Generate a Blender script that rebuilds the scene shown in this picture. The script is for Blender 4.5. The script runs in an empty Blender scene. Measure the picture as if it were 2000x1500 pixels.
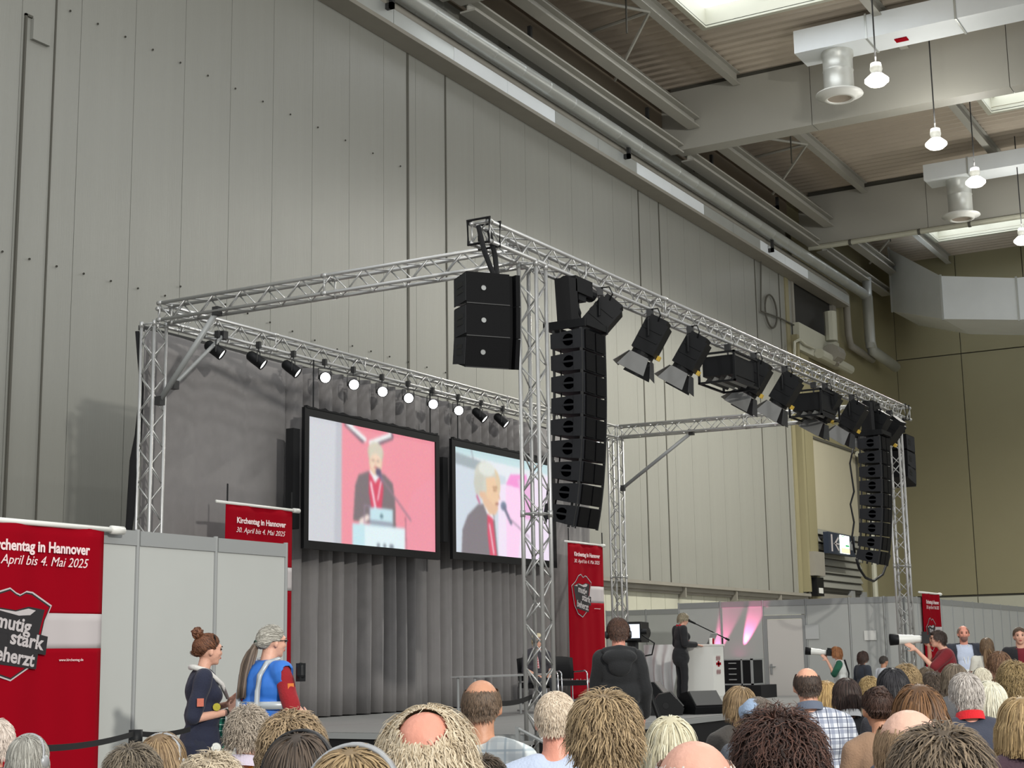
import bpy, bmesh, math, random
import numpy as np
from mathutils import Vector, Matrix, Quaternion
rnd = random.Random(7)
nrg = np.random.default_rng(5)
SC = bpy.context.scene
COL = SC.collection
PI = math.pi

# ------------------------------------------------------------------ camera
H = 1.42
F_PX = 2945.0
yaw, pitch, roll = .521766, .17837, -.01596
_f = np.array([math.cos(yaw)*math.cos(pitch), math.sin(yaw)*math.cos(pitch), math.sin(pitch)])
_r = np.array([math.sin(yaw), -math.cos(yaw), 0.0])
_u = np.cross(_r, _f)
_r, _u = _r*math.cos(roll)+_u*math.sin(roll), -_r*math.sin(roll)+_u*math.cos(roll)
CP = np.array([0, 0, H])
cam = bpy.data.cameras.new('camera')
cam.sensor_width = 36
cam.lens = F_PX/2000*36
cam.clip_end = 400
co = bpy.data.objects.new('camera', cam)
COL.objects.link(co)
co.matrix_world = Matrix(((_r[0], _u[0], -_f[0], 0), (_r[1], _u[1], -_f[1], 0), (_r[2], _u[2], -_f[2], H), (0, 0, 0, 1)))
SC.camera = co

def ray(x, y): return _f+_r*(x-1000)/F_PX+_u*(750-y)/F_PX
def on(x, y, ax, v):
    d = ray(x, y); return CP+d*((v-CP[ax])/d[ax])
def PX(x, y, v): return on(x, y, 0, v)
def PY(x, y, v): return on(x, y, 1, v)
def PZ(x, y, v): return on(x, y, 2, v)
def PD(x, y, d): return CP+ray(x, y)*d

# ------------------------------------------------------------------ world, lights, exposure
SC.view_settings.view_transform = 'Standard'
SC.view_settings.look = 'None'
SC.view_settings.gamma = 1
SC.view_settings.exposure = 0.1
SC.view_settings.use_curve_mapping = False
w = bpy.data.worlds.new('hall_air'); SC.world = w; w.use_nodes = True
w.node_tree.nodes['Background'].inputs[0].default_value = (.93, .97, 1.0, 1)
w.node_tree.nodes['Background'].inputs[1].default_value = .76

def globe(loc, power):
    l = bpy.data.lights.new('lamp_globe_light', 'POINT'); l.energy = power; l.shadow_soft_size = .25; l.color = (1, .985, .93)
    o = bpy.data.objects.new('lamp_globe_light', l); COL.objects.link(o); o.location = loc
def spot(name, loc, target, power, size, blend=.15, col=(1, 1, 1), r=.15):
    l = bpy.data.lights.new(name, 'SPOT'); l.energy = power; l.spot_size = math.radians(size); l.spot_blend = blend
    l.color = col; l.shadow_soft_size = r
    o = bpy.data.objects.new(name, l); COL.objects.link(o); o.location = loc
    d = Vector(target)-Vector(loc); o.rotation_euler = d.to_track_quat('-Z', 'Y').to_euler()
    return o
# pendant lamps of the hall: one row in line with the four in view, another row behind
for i, x in enumerate((-1.5, 6, 12.5, 18.5, 24.5, 30.5)):
    spot('hall_lamp_light', (x, 9.6, 15.6), (x, 9.6, 0), 260, 162, .6, (.98, .99, 1), .22); globe((x, 9.6, 15.9), 75)
for x in (-2, 10, 22, 34, 46): spot('hall_lamp_light', (x, -4, 15.6), (x, -4, 0), 560, 160, .5, (1, .985, .93), .22)

# unseen spot added behind the audience to cast the curtain's soft wall shadow
spot('shadow_spot', (-3.65, -14.5, 10.0), (18, 18, 7), 18000, 70, .8, (1, .97, .9), .45)

# ------------------------------------------------------------------ materials
def lin(h):
    if isinstance(h, str):
        h = h.lstrip('#'); c = [int(h[i:i+2], 16)/255 for i in (0, 2, 4)]
    else: c = [v/255 for v in h]
    return tuple(v/12.92 if v <= .04045 else ((v+.055)/1.055)**2.4 for v in c)+(1,)
MATS = {}
def mat(name, c=(128, 128, 128), rough=.6, metal=0, var=.0, vscale=8, bump=0, bscale=40, emit=None, es=1, spec=None, stretch=None, alpha=None, sheen=0):
    m = bpy.data.materials.new(name); m.use_nodes = True; nt = m.node_tree; b = nt.nodes['Principled BSDF']
    lc = lin(c); b.inputs['Base Color'].default_value = lc
    b.inputs['Roughness'].default_value = rough; b.inputs['Metallic'].default_value = metal
    if spec is not None: b.inputs['Specular IOR Level'].default_value = spec
    if sheen: b.inputs['Sheen Weight'].default_value = sheen
    if emit is not None:
        b.inputs['Emission Color'].default_value = lin(emit); b.inputs['Emission Strength'].default_value = es
    if var or bump:
        tc = nt.nodes.new('ShaderNodeTexCoord'); mp = nt.nodes.new('ShaderNodeMapping')
        nt.links.new(tc.outputs['Object'], mp.inputs[0])
        if stretch: mp.inputs['Scale'].default_value = stretch
    if var:
        n = nt.nodes.new('ShaderNodeTexNoise'); n.inputs['Scale'].default_value = vscale; n.inputs['Detail'].default_value = 4
        nt.links.new(mp.outputs[0], n.inputs['Vector'])
        mx = nt.nodes.new('ShaderNodeMix'); mx.data_type = 'RGBA'
        mx.inputs[6].default_value = tuple(v*(1-var) for v in lc[:3])+(1,)
        mx.inputs[7].default_value = tuple(min(1, v*(1+var)) for v in lc[:3])+(1,)
        nt.links.new(n.outputs[0], mx.inputs[0]); nt.links.new(mx.outputs[2], b.inputs['Base Color'])
    if bump:
        n2 = nt.nodes.new('ShaderNodeTexNoise'); n2.inputs['Scale'].default_value = bscale; n2.inputs['Detail'].default_value = 3
        nt.links.new(mp.outputs[0], n2.inputs['Vector'])
        bp = nt.nodes.new('ShaderNodeBump'); bp.inputs['Strength'].default_value = bump; bp.inputs['Distance'].default_value = .02
        nt.links.new(n2.outputs[0], bp.inputs['Height']); nt.links.new(bp.outputs[0], b.inputs['Normal'])
    MATS[name] = m
    return m
def vcol_mat(name, emit=False, rough=.7, es=1):
    m = bpy.data.materials.new(name); m.use_nodes = True; nt = m.node_tree; b = nt.nodes['Principled BSDF']
    a = nt.nodes.new('ShaderNodeAttribute'); a.attribute_name = 'Col'
    if emit:
        b.inputs['Base Color'].default_value = (.02, .02, .02, 1)
        nt.links.new(a.outputs[0], b.inputs['Emission Color']); b.inputs['Emission Strength'].default_value = es
    else: nt.links.new(a.outputs[0], b.inputs['Base Color'])
    b.inputs['Roughness'].default_value = rough
    return m

M_wall = mat('wall_sheet', (145, 145, 138), .34, 0, .05, 1.2, .25, 30, stretch=(3.0, 3.0, .04))
M_joint = mat('joint_dark', (84, 82, 74), .7)
M_far = mat('far_sheet', (144, 137, 106), .55, 0, .05, .8)
M_cream = mat('cream_paint', (186, 185, 168), .6, 0, .05, 2)
M_part = mat('partition_white', (180, 182, 178), .55, 0, .03, 3)
M_alu = mat('partition_aluminium', (150, 152, 151), .45, .1)
M_deck = mat('roof_deck', (192, 180, 164), .6, .1, .08, 1)
M_beam = mat('beam_paint', (174, 172, 163), .6, 0, .06, .6)
M_steel = mat('grey_steel', (150, 146, 136), .6, .2, .1, 2)
M_pipe = mat('galvanised_pipe', (190, 193, 190), .35, .45, .1, 1.5)
M_duct = mat('duct_metal', (236, 241, 244), .45, .0, .06, 1.2)
M_ductw = mat('duct_warm', (178, 174, 150), .5, .1)
M_truss = mat('truss_aluminium', (186, 186, 184), .38, .65, .06, 10)
M_clamp = mat('dark_clamp', (52, 52, 52), .5, .3)
M_black = mat('black_plastic', (13, 14, 16), .5, 0, .2, 20, spec=.3)
M_blk2 = mat('black_paint', (13, 14, 16), .55, 0, .15, 12, spec=.25)
M_side = mat('cabinet_side', (36, 37, 40), .6, 0, .15, 12, spec=.25)
M_grille = mat('speaker_grille', (3, 3, 5), .6, 0, .3, 60, .2, 220, spec=.15)
M_cloth_blk = mat('black_cloth', (14, 14, 16), .95)
M_curt = mat('grey_molton', (128, 125, 124), .95, 0, .08, 6, .2, 120, sheen=.2)
M_floor = mat('hall_floor', (120, 116, 110), .7, 0, .15, 2)
M_carpet = mat('stage_carpet', (128, 128, 126), .95, 0, .1, 20)
M_red = mat('banner_red', (146, 4, 24), .95, 0, .05, 3, spec=.08)
M_white = mat('white_print', (188, 181, 181), .8)
M_wplast = mat('white_plastic', (226, 226, 220), .4)
M_skin = mat('skin', (214, 160, 132), .5, 0, .08, 18)
M_glow = mat('lamp_glow', (255, 255, 255), .4, emit=(255, 252, 235), es=9)
M_sky = mat('skylight_pane', (230, 235, 240), .5, emit=(240, 245, 252), es=3.2)

# ------------------------------------------------------------------ mesh building
class MB:
    def __init__(s): s.v = []; s.f = []; s.m = []
    def add(s, v, f, mi=0):
        n = len(s.v); s.v += [tuple(map(float, p)) for p in v]; s.f += [tuple(i+n for i in q) for q in f]; s.m += [mi]*len(f); return s
    def box(s, a, b, mi=0):
        x0, y0, z0 = a; x1, y1, z1 = b
        return s.add([(x0, y0, z0), (x1, y0, z0), (x1, y1, z0), (x0, y1, z0), (x0, y0, z1), (x1, y0, z1), (x1, y1, z1), (x0, y1, z1)],
                     [(0, 3, 2, 1), (4, 5, 6, 7), (0, 1, 5, 4), (1, 2, 6, 5), (2, 3, 7, 6), (3, 0, 4, 7)], mi)
    def cbox(s, c, d, mi=0, M=None):
        n = len(s.v); s.box([-d[i]/2 for i in range(3)], [d[i]/2 for i in range(3)], mi)
        for i in range(n, len(s.v)):
            p = Vector(s.v[i])
            if M is not None: p = M @ p
            s.v[i] = tuple(p+Vector(c))
        return s
    def tube(s, p0, p1, r0, r1=None, n=10, mi=0, cap=True):
        r1 = r0 if r1 is None else r1
        p0 = Vector(p0); p1 = Vector(p1); q = (p1-p0).to_track_quat('Z', 'Y'); V = []
        for p, r in ((p0, r0), (p1, r1)):
            for k in range(n):
                a = 2*PI*k/n; V.append(p+q @ Vector((r*math.cos(a), r*math.sin(a), 0)))
        Fc = [(k, (k+1) % n, n+(k+1) % n, n+k) for k in range(n)]
        if cap: Fc += [tuple(range(n))[::-1], tuple(range(n, 2*n))]
        return s.add(V, Fc, mi)
    def path(s, pts, r, n=8, mi=0, closed=False):
        pts = [Vector(p) for p in pts]; N = len(pts); V = []; up = Vector((.13, .21, .97)).normalized()
        R = r if hasattr(r, '__len__') else [r]*N
        for i, p in enumerate(pts):
            a = pts[(i-1) % N] if (i or closed) else p; b = pts[(i+1) % N] if (i < N-1 or closed) else p
            t = (b-a).normalized(); x = t.cross(up)
            if x.length < .05: x = t.cross(Vector((1, 0, 0)))
            x.normalize(); y = t.cross(x); 
            for k in range(n):
                an = 2*PI*k/n; V.append(p+x*R[i]*math.cos(an)+y*R[i]*math.sin(an))
        Fc = []
        for i in range(N if closed else N-1):
            j = (i+1) % N
            Fc += [(i*n+k, i*n+(k+1) % n, j*n+(k+1) % n, j*n+k) for k in range(n)]
        if not closed: Fc += [tuple(range(n))[::-1], tuple(range((N-1)*n, N*n))]
        return s.add(V, Fc, mi)
    def lathe(s, prof, n=20, c=(0, 0, 0), q=None, mi=0):
        V = []; Fc = []; c = Vector(c)
        for r, z in prof:
            for k in range(n):
                a = 2*PI*k/n; p = Vector((r*math.cos(a), r*math.sin(a), z)); V.append((q @ p if q else p)+c)
        for i in range(len(prof)-1):
            Fc += [(i*n+k, i*n+(k+1) % n, (i+1)*n+(k+1) % n, (i+1)*n+k) for k in range(n)]
        return s.add(V, Fc, mi)
    def ell(s, c, rad, nu=16, nv=10, M=None, mi=0):
        V = [(0, 0, -1)]; Fc = []
        for j in range(1, nv):
            t = PI*j/nv-PI/2
            for k in range(nu): a = 2*PI*k/nu; V.append((math.cos(t)*math.cos(a), math.cos(t)*math.sin(a), math.sin(t)))
        V.append((0, 0, 1)); L = len(V)-1
        Fc += [(0, 1+(k+1) % nu, 1+k) for k in range(nu)]
        for j in range(nv-2):
            Fc += [(1+j*nu+k, 1+j*nu+(k+1) % nu, 1+(j+1)*nu+(k+1) % nu, 1+(j+1)*nu+k) for k in range(nu)]
        Fc += [(L, 1+(nv-2)*nu+k, 1+(nv-2)*nu+(k+1) % nu) for k in range(nu)]
        V = [Vector((p[0]*rad[0], p[1]*rad[1], p[2]*rad[2])) for p in V]
        if M is not None: V = [M @ p for p in V]
        return s.add([p+Vector(c) for p in V], Fc, mi)
    def cap(s, p0, r0, p1, r1, n=12, flat=1.0):
        """rounded cone (closed), for bodies"""
        p0 = Vector(p0); p1 = Vector(p1); L = (p1-p0).length; q = (p1-p0).to_track_quat('Z', 'Y') if L > 1e-6 else Quaternion()
        prof = [(r0*math.cos(t), r0*math.sin(t)) for t in (-1.2, -.8, -.4, 0)]+[(r1*math.cos(t), L+r1*math.sin(t)) for t in (0, .4, .8, 1.2)]
        V = [p0+q @ Vector((0, 0, -r0))]
        for r, z in prof:
            for k in range(n): a = 2*PI*k/n; V.append(p0+q @ Vector((r*math.cos(a), r*math.sin(a)*flat, z)))
        V.append(p0+q @ Vector((0, 0, L+r1))); E = len(V)-1; m = len(prof)
        Fc = [(0, 1+(k+1) % n, 1+k) for k in range(n)]
        for i in range(m-1): Fc += [(1+i*n+k, 1+i*n+(k+1) % n, 1+(i+1)*n+(k+1) % n, 1+(i+1)*n+k) for k in range(n)]
        Fc += [(E, 1+(m-1)*n+k, 1+(m-1)*n+(k+1) % n) for k in range(n)]
        return s.add(V, Fc)
    def prism(s, poly, ax, a, b, mi=0):
        """poly: list of 2-D points in the two other axes (in axis order), extruded along axis ax from a to b"""
        def mk(p, t):
            q = list(p); q.insert(ax, t); return tuple(q)
        n = len(poly); V = [mk(p, a) for p in poly]+[mk(p, b) for p in poly]
        return s.add(V, [tuple(range(n))[::-1], tuple(range(n, 2*n))]+[(k, (k+1) % n, n+(k+1) % n, n+k) for k in range(n)], mi)
    def xf(s, M, start=0):
        for i in range(start, len(s.v)): s.v[i] = tuple(M @ Vector(s.v[i]))
        return s
    def mesh(s, name, mats, smooth=False):
        me = bpy.data.meshes.new(name); me.from_pydata(s.v, [], s.f)
        for m in (mats if isinstance(mats, (list, tuple)) else [mats]): me.materials.append(m)
        if len(me.materials) > 1: me.polygons.foreach_set('material_index', s.m)
        if smooth: me.polygons.foreach_set('use_smooth', [True]*len(me.polygons))
        bm = bmesh.new(); bm.from_mesh(me); bmesh.ops.recalc_face_normals(bm, faces=bm.faces); bm.to_mesh(me); bm.free()
        me.update(); return me

def put(name, me, parent=None, loc=None, rot=None, label=None):
    o = bpy.data.objects.new(name, me); COL.objects.link(o)
    if parent is not None: o.parent = parent
    if loc is not None: o.location = loc
    if rot is not None: o.rotation_euler = rot
    if label: o['label'] = label
    return o
def obj(name, mb, m, parent=None, smooth=False, label=None, loc=None, rot=None):
    return put(name, mb.mesh(name, m, smooth), parent, loc, rot, label)
def thing(name, label, cat, loc=(0, 0, 0), rotz=0, group=None):
    o = bpy.data.objects.new(name, None); COL.objects.link(o); o.location = loc; o.rotation_euler = (0, 0, rotz)
    o.empty_display_size = .1
    return tag(o, label, cat, group)
def tag(o, label, cat, group=None):
    o['label'] = label; o['category'] = cat
    if group: o['group'] = group
    return o
def struct(name, mb=None, m=None, smooth=False):
    o = obj(name, mb, m, None, smooth) if mb else thing2(name)
    o['kind'] = 'structure'; return o
def thing2(name):
    o = bpy.data.objects.new(name, None); COL.objects.link(o); return o
def kids(o): return [c for c in ALLKIDS.get(o.name, [])]
def base(root):
    """move the empty of a thing built in world coordinates to the thing's base"""
    ch = [c for c in COL.objects if c.parent == root]
    P = [c.matrix_basis @ Vector(v) for c in ch if c.type == 'MESH' for v in c.bound_box]
    if not P: return root
    b = Vector(((min(p.x for p in P)+max(p.x for p in P))/2, (min(p.y for p in P)+max(p.y for p in P))/2, min(p.z for p in P)))
    root.location = b
    for c in ch: c.location = c.location-b
    return root
def copy_tree(o, parent=None):
    c = o.copy(); COL.objects.link(c); c.parent = parent
    for ch in [k for k in COL.objects if k.parent == o]: copy_tree(ch, c)
    return c
def center(o):
    """origin of a single-mesh thing to its bottom centre"""
    me = o.data; co_ = np.empty(len(me.vertices)*3); me.vertices.foreach_get('co', co_); co_ = co_.reshape(-1, 3)
    b = np.array([(co_[:, 0].min()+co_[:, 0].max())/2, (co_[:, 1].min()+co_[:, 1].max())/2, co_[:, 2].min()])
    me.vertices.foreach_set('co', (co_-b).ravel()); me.update(); o.location = Vector(o.location)+Vector(b); return o
_T = {}
def text_mesh(txt, size, m, shear=0, bold=0, ext=.002, align='LEFT', space=1.0):
    c = bpy.data.curves.new('lettering', 'FONT'); c.body = txt; c.size = size; c.shear = shear; c.offset = bold; c.extrude = ext
    c.align_x = align; c.space_character = space; c.resolution_u = 3
    o = bpy.data.objects.new('lettering', c); COL.objects.link(o)
    me = bpy.data.meshes.new_from_object(o.evaluated_get(bpy.context.evaluated_depsgraph_get()))
    bpy.data.objects.remove(o); me.materials.clear(); me.materials.append(m); return me
# ================================================================== the hall
struct('floor', MB().box((-12, -25, -.2), (69.3, 19.3, 0)), M_floor)
# left wall: sheet panels with recessed joints
wl = struct('wall_left')
YW = 19.0
pan = MB().box((0.006, 0, 3.5), (1.324, .12, 17.6)).mesh('panel', M_wall)
pan_low = MB().box((0.006, 0, .0), (1.324, .12, 17.6)).mesh('panel', M_wall)
obj('wall_backing', MB().box((4, YW+.1, 0), (69.4, YW+.3, 19.4)), M_joint, wl)
jx0 = PY(258, 300, YW)[0]
gap0, gap1 = PY(1547, 600, YW)[0], PY(1745, 640, YW)[0]
k = -12
while jx0+1.33*k < gap0-1.0:
    x = jx0+1.33*k; k += 1
    if x > 5: put('panel', pan if x > 21 else pan_low, wl, (x, YW, 0))
xlast = jx0+1.33*k
# dark joint strips that stand out (pairs), and thin fixings
for px, w_ in ((98, .03), (796, .075), (870, .05), (1243, .05), (1282, .05), (1475, .05), (1521, .06)):
    x = PY(px, 300 if px < 1300 else 560, YW)[0]
    obj('joint_strip', MB().box((x-w_/2, YW-.02, 3.5), (x+w_/2, YW+.02, 16.5)), M_joint, wl)
x = PY(48, 60, YW)[0]; zt = PY(52, 28, YW)[2]
obj('cable_run', MB().box((x-.02, YW-.04, 3.5), (x+.02, YW, zt)).box((x-.02, YW-.04, zt-.04), (x+.14, YW, zt)), M_joint, wl)
obj('junction_box', MB().box((x+.12, YW-.08, zt-.42), (x+.5, YW, zt-.05)), M_wall, wl)
rv = MB()
for (x0, y0, x1, y1, n) in ((135, 22, 780, 325, 13), (2, 492, 320, 578, 7), (686, 676, 868, 728, 6), (350, 560, 700, 700, 9)):
    for i in range(n):
        t = i/(n-1); p = PY(x0+(x1-x0)*t, y0+(y1-y0)*t, YW); rv.lathe([(.001, 0), (.019, .002), (.019, .02)], 8, (p[0], YW-.02, p[2]), Quaternion((1, 0, 0), PI/2))
obj('rivet_heads', rv, M_joint, wl)
# lower wall below the ledge
for i in range(34):
    x = 22+i*1.0
    obj('lower_panel', MB().box((x+.01, YW-.05, 0), (x+.99, YW+.1, 3.3)), M_cream, wl) if i == 0 else put('lower_panel', lowm, wl, (i*1.0, 0, 0))
    if i == 0: lowm = COL.objects[-1].data
lg = MB().box((20, YW-.32, 3.42), (54.6, YW-.1, 3.52)).box((20, YW-.2, 3.28), (54.6, YW, 3.42)).box((20, YW-.12, 3.2), (54.6, YW-.02, 3.28))
for x in np.arange(22, 54, 4.2): lg.box((x, YW-.3, 3.1), (x+.06, YW-.05, 3.42))
struct('trim_1', lg, M_steel)
# vertical strip, opening, big door and shutter at the right end of the left wall
bx0 = PY(1554, 900, YW)[0]; bx1 = PY(1581, 900, YW)[0]; cx1 = 69.3
st = struct('trim_2', MB().box((bx0-.35, YW-.05, 0), (bx0, YW+.1, 17)).box((bx0+.05, YW-.28, 3.6), (bx0+.3, YW-.02, 13.4)).box((bx0+.75, YW-.15, 0), (bx1+.1, YW+.1, 13.4)), M_far)
obj('conduit', MB().tube((bx0+.5, YW-.1, 3.4), (bx0+.5, YW-.1, 13.2), .07).tube((bx0+.62, YW-.05, 3.4), (bx0+.62, YW-.05, 13.2), .03), M_joint, st)
obj('switch_box', MB().box((bx0+.2, YW-.5, 4.2), (bx0+1.3, YW-.1, 5.1)), M_steel, st)
obj('hand_lamp', MB().box((bx0+.45, YW-.45, 3.45), (bx0+1.2, YW-.2, 4.15)), M_blk2, st)
obj('lamp_glass', MB().box((bx0+.6, YW-.47, 3.55), (bx0+1.05, YW-.45, 3.75)), M_wplast, st)
dz1, dz0 = PY(1582, 850, YW)[2]+1.5, PY(1582, 1030, YW)[2]
d = struct('door_1'); d.location = (0, 0, 0)
obj('door_leaf', MB().box((bx1+.15, YW, dz0), (62.0, YW+.1, 9.6)), mat('door_sheet', (184, 178, 156), .6, 0, .12, .5, stretch=(1, 1, .25)), d)
obj('door_frame', MB().box((bx1+.02, YW-.06, dz0), (bx1+.15, YW+.1, 9.7)).box((62.0, YW-.06, dz0), (62.15, YW+.1, 9.7)).box((bx1+.02, YW-.06, 9.6), (62.15, YW+.1, 9.7)), M_joint, d)
obj('white_pipe', MB().path([(61.4, YW-.3, 9.5), (62.4, YW-.35, 9.4), (62.6, YW-.35, 9.0), (62.6, YW-.35, 3.5)], .12), M_cream, d)
# wall above the door
struct('wall_back_upper', MB().box((bx1+.1, YW, 9.7), (69.3, YW+.12, 13.6)).box((62.15, YW, 3.6), (69.3, YW+.12, 9.7)).box((60.4, YW, 13.6), (69.3, YW+.12, 19.4)).box((54.6, YW, 16.3), (60.4, YW+.12, 19.4)), M_far)['kind'] = 'structure'
COL.objects['wall_back_upper'].name = 'wall_left_end'
op = struct('window_1', MB().box((55.1, YW+.06, 13.7), (59.8, YW+.1, 16.3)), mat('dark_opening', (40, 38, 34), .8))
obj('opening_frame', MB().box((54.9, YW-.06, 13.5), (55.1, YW+.1, 16.5)).box((54.9, YW-.06, 13.5), (60.4, YW+.08, 13.7)).box((59.8, YW-.1, 13.5), (60.2, YW+.1, 16.5)), M_steel, op)
sh = struct('window_2', MB().box((bx1+.15, YW+.04, 3.7), (62.0, YW+.1, 6.15)), M_joint)
for i in range(8): obj('slat', MB().add([(bx1+.2, YW-.08, 3.85+i*.29), (61.9, YW-.08, 3.85+i*.29), (61.9, YW+.02, 4.08+i*.29), (bx1+.2, YW+.02, 4.08+i*.29), (bx1+.2, YW-.05, 3.83+i*.29), (61.9, YW-.05, 3.83+i*.29), (61.9, YW+.05, 4.06+i*.29), (bx1+.2, YW+.05, 4.06+i*.29)], [(0, 1, 2, 3), (7, 6, 5, 4), (0, 4, 5, 1), (3, 2, 6, 7)]), M_wall, sh)
lo = struct('door_2', MB().box((bx1+.2, YW-.05, 0), (60.3, YW+.05, 3.6)), M_steel)
obj('door_post', MB().box((60.3, YW-.12, 0), (60.6, YW+.1, 3.8)).box((61.9, YW-.12, 0), (62.2, YW+.1, 3.8)), M_alu, lo)
for x in (62.6, 63.6, 64.6): obj('glass_pane', MB().box((x, YW-.02, 1.5), (x+.8, YW+.04, 3.5)), M_cream, lo)
# far wall
wr = struct('wall_right')
obj('wall_backing', MB().box((69.4, -25, 0), (69.6, 19.1, 20.2)), M_joint, wr)
fp1 = MB().box((0, 0.02, 3.8), (.1, 2.98, 14.75)).mesh('panel', M_far); fp2 = MB().box((0, 0.02, 14.8), (.1, 2.98, 20.0)).mesh('panel', M_far)
fp0 = MB().box((-.04, 0.02, 0), (.1, 2.98, 3.7)).mesh('panel', M_cream)
for i in range(14):
    for m_ in (fp0, fp1, fp2): put('panel', m_, wr, (69.3, 19.0-3*(i+1), 0))
# roof deck, corrugated
rib = []
xs = np.arange(20, 69.4, .11)
V = []; Fc = []
for i, x in enumerate(xs):
    z = 19.45+(.09 if (i//2) % 2 else 0); V += [(x, -18, z), (x, 19.2, z)]
SKY = [(34.9, 38.8, 9.8, 15.6), (46.6, 50.6, 4.0, 10.1), (62.2, 66.1, 9.8, 15.9), (46.6, 50.6, -8, -2), (34.9, 38.8, -3, 3)]
n = len(xs)
for i in range(n-1):
    cuts = [-18, 19.2]
    for a, b, c, e in SKY:
        if xs[i] >= a-.05 and xs[i+1] <= b+.05: cuts += [c, e]
    cuts.sort()
    for j in range(0, len(cuts), 2):
        o_ = len(V); V += [(xs[i], cuts[j], V[2*i][2]), (xs[i+1], cuts[j], V[2*i+2][2]), (xs[i+1], cuts[j+1], V[2*i+2][2]), (xs[i], cuts[j+1], V[2*i][2])]
        Fc.append((o_, o_+1, o_+2, o_+3))
struct('ceiling', MB().add(V, Fc).box((20, -18, 20.6), (34.9, 19.2, 20.7)).box((38.8, -18, 20.6), (46.6, 19.2, 20.7)).box((50.6, -18, 20.6), (62.2, 19.2, 20.7)).box((66.1, -18, 20.6), (69.4, 19.2, 20.7)), M_deck)
for i, (a, b, c, e) in enumerate(SKY):
    s_ = struct('window_%d' % (i+3))
    obj('curb', MB().box((a-.06, c-.06, 19.4), (a, e+.06, 20.4)).box((b, c-.06, 19.4), (b+.06, e+.06, 20.4)).box((a, c-.06, 19.4), (b, c, 20.4)).box((a, e, 19.4), (b, e+.06, 20.4))
        .box((a-.16, c-.16, 19.34), (a-.0, e+.16, 19.42)).box((b, c-.16, 19.34), (b+.16, e+.16, 19.42)).box((a, e, 19.34), (b, e+.16, 19.42)).box((a, c-.16, 19.34), (b, c, 19.42)), M_cream, s_)
    obj('pane', MB().box((a, c, 19.95), (b, e, 20.0)), M_sky, s_)
    for y in np.arange(c+2, e, 2): obj('glazing_bar', MB().box((a, y-.03, 19.88), (b, y+.03, 19.95)), M_cream, s_)
# main beams across
def beam(x, n, haunch=True):
    b = struct('trim_%d' % n)
    ys = [18.6, 13.9, 8.0, 2.0, -4, -10, -18]
    for i in range(len(ys)-1):
        y1, y0 = ys[i], ys[i+1]
        if i == 0:
            obj('beam_section', MB().prism([(y1+.4, 18.3), (y1+.4, 19.3), (y0+.01, 19.3), (y0+.01, 17.3), (y1-.1, 17.3), (y1+.4, 17.75)], 0, x, x+.62), M_beam, b)
        else: obj('beam_section', MB().box((x, y0+.01, 17.3), (x+.62, y1-.01, 19.3)), M_beam, b)
    obj('beam_gap', MB().box((x+.1, -18, 19.3), (x+.5, 18.6, 19.5)), M_joint, b)
    return b
beam(29.3, 3); beam(42.9, 4); beam(56.3, 5)
# purlins and wall-side girders along the hall
n_ = 6
for y, z in ((16.25, 19.05), (10.9, 19.05), (4.5, 19.05), (-2, 19.05)):
    p_ = struct('trim_%d' % n_); n_ += 1
    for a, b in ((20, 29.2), (30, 42.8), (43.6, 56.2), (57, 69.2)):
        obj('purlin', MB().box((a, y-.12, z), (b, y+.12, z+.03)).box((a, y-.012, z+.03), (b, y+.012, z+.37)).box((a, y-.12, z+.37), (b, y+.12, z+.4)), M_beam, p_)
for y, z, dy, dz in ((18.35, 17.15, .22, .26), (17.75, 17.9, .2, .3), (18.35, 18.6, .3, .14)):
    p_ = struct('trim_%d' % n_); n_ += 1
    for a, b in ((20, 29.2), (30, 42.8), (43.6, 56.2), (57, 66)):
        obj('girder', MB().box((a, y-dy, z), (b, y+dy, z+.05)).box((a, y-.02, z+.05), (b, y+.02, z+dz)).box((a, y-dy, z+dz), (b, y+dy, z+dz+.05)), M_beam if dz > .2 else M_steel, p_)
tr = struct('trim_%d' % n_, MB().box((20, 18.9, 17.6), (54.6, 19.05, 19.4)), mat('upper_band', (130, 118, 102), .7, 0, .1, 1)); n_ += 1
br = struct('trim_%d' % n_); n_ += 1
for a, b in ((31.0, 42.0), (43.9, 55.4), (57.2, 66.0)):
    c = (a+b)/2
    for q0, q1 in (((c-.2, 16.25, 19.05), (c+1.5, 18.2, 18.0)), ((c-.2, 16.25, 19.05), (c-3.8, 18.4, 18.9)), ((c-.2, 16.25, 19.05), (c+.3, 18.6, 19.1))):
        obj('brace_rod', MB().tube(q0, q1, .05, n=6), M_beam, br)
    obj('drop_rod', MB().tube((c-1.2, 16.5, 19.2), (c-1.2, 16.5, 18.1), .025, n=6), M_joint, br)
# wall-side brackets
bk = struct('trim_%d' % n_); n_ += 1
for px, py in ((738, 12), (1011, 80), (1206, 305), (1330, 240), (1500, 405), (1370, 325), (1243, 235), (1490, 488)):
    p = PY(px, py, 18.7)
    obj('bracket', MB().box((p[0], 18.3, p[2]-.12), (p[0]+.1, 19, p[2]+.02)).box((p[0], 18.3, p[2]-.12), (p[0]+.1, 18.4, p[2]+.35)), M_clamp, bk)
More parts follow.
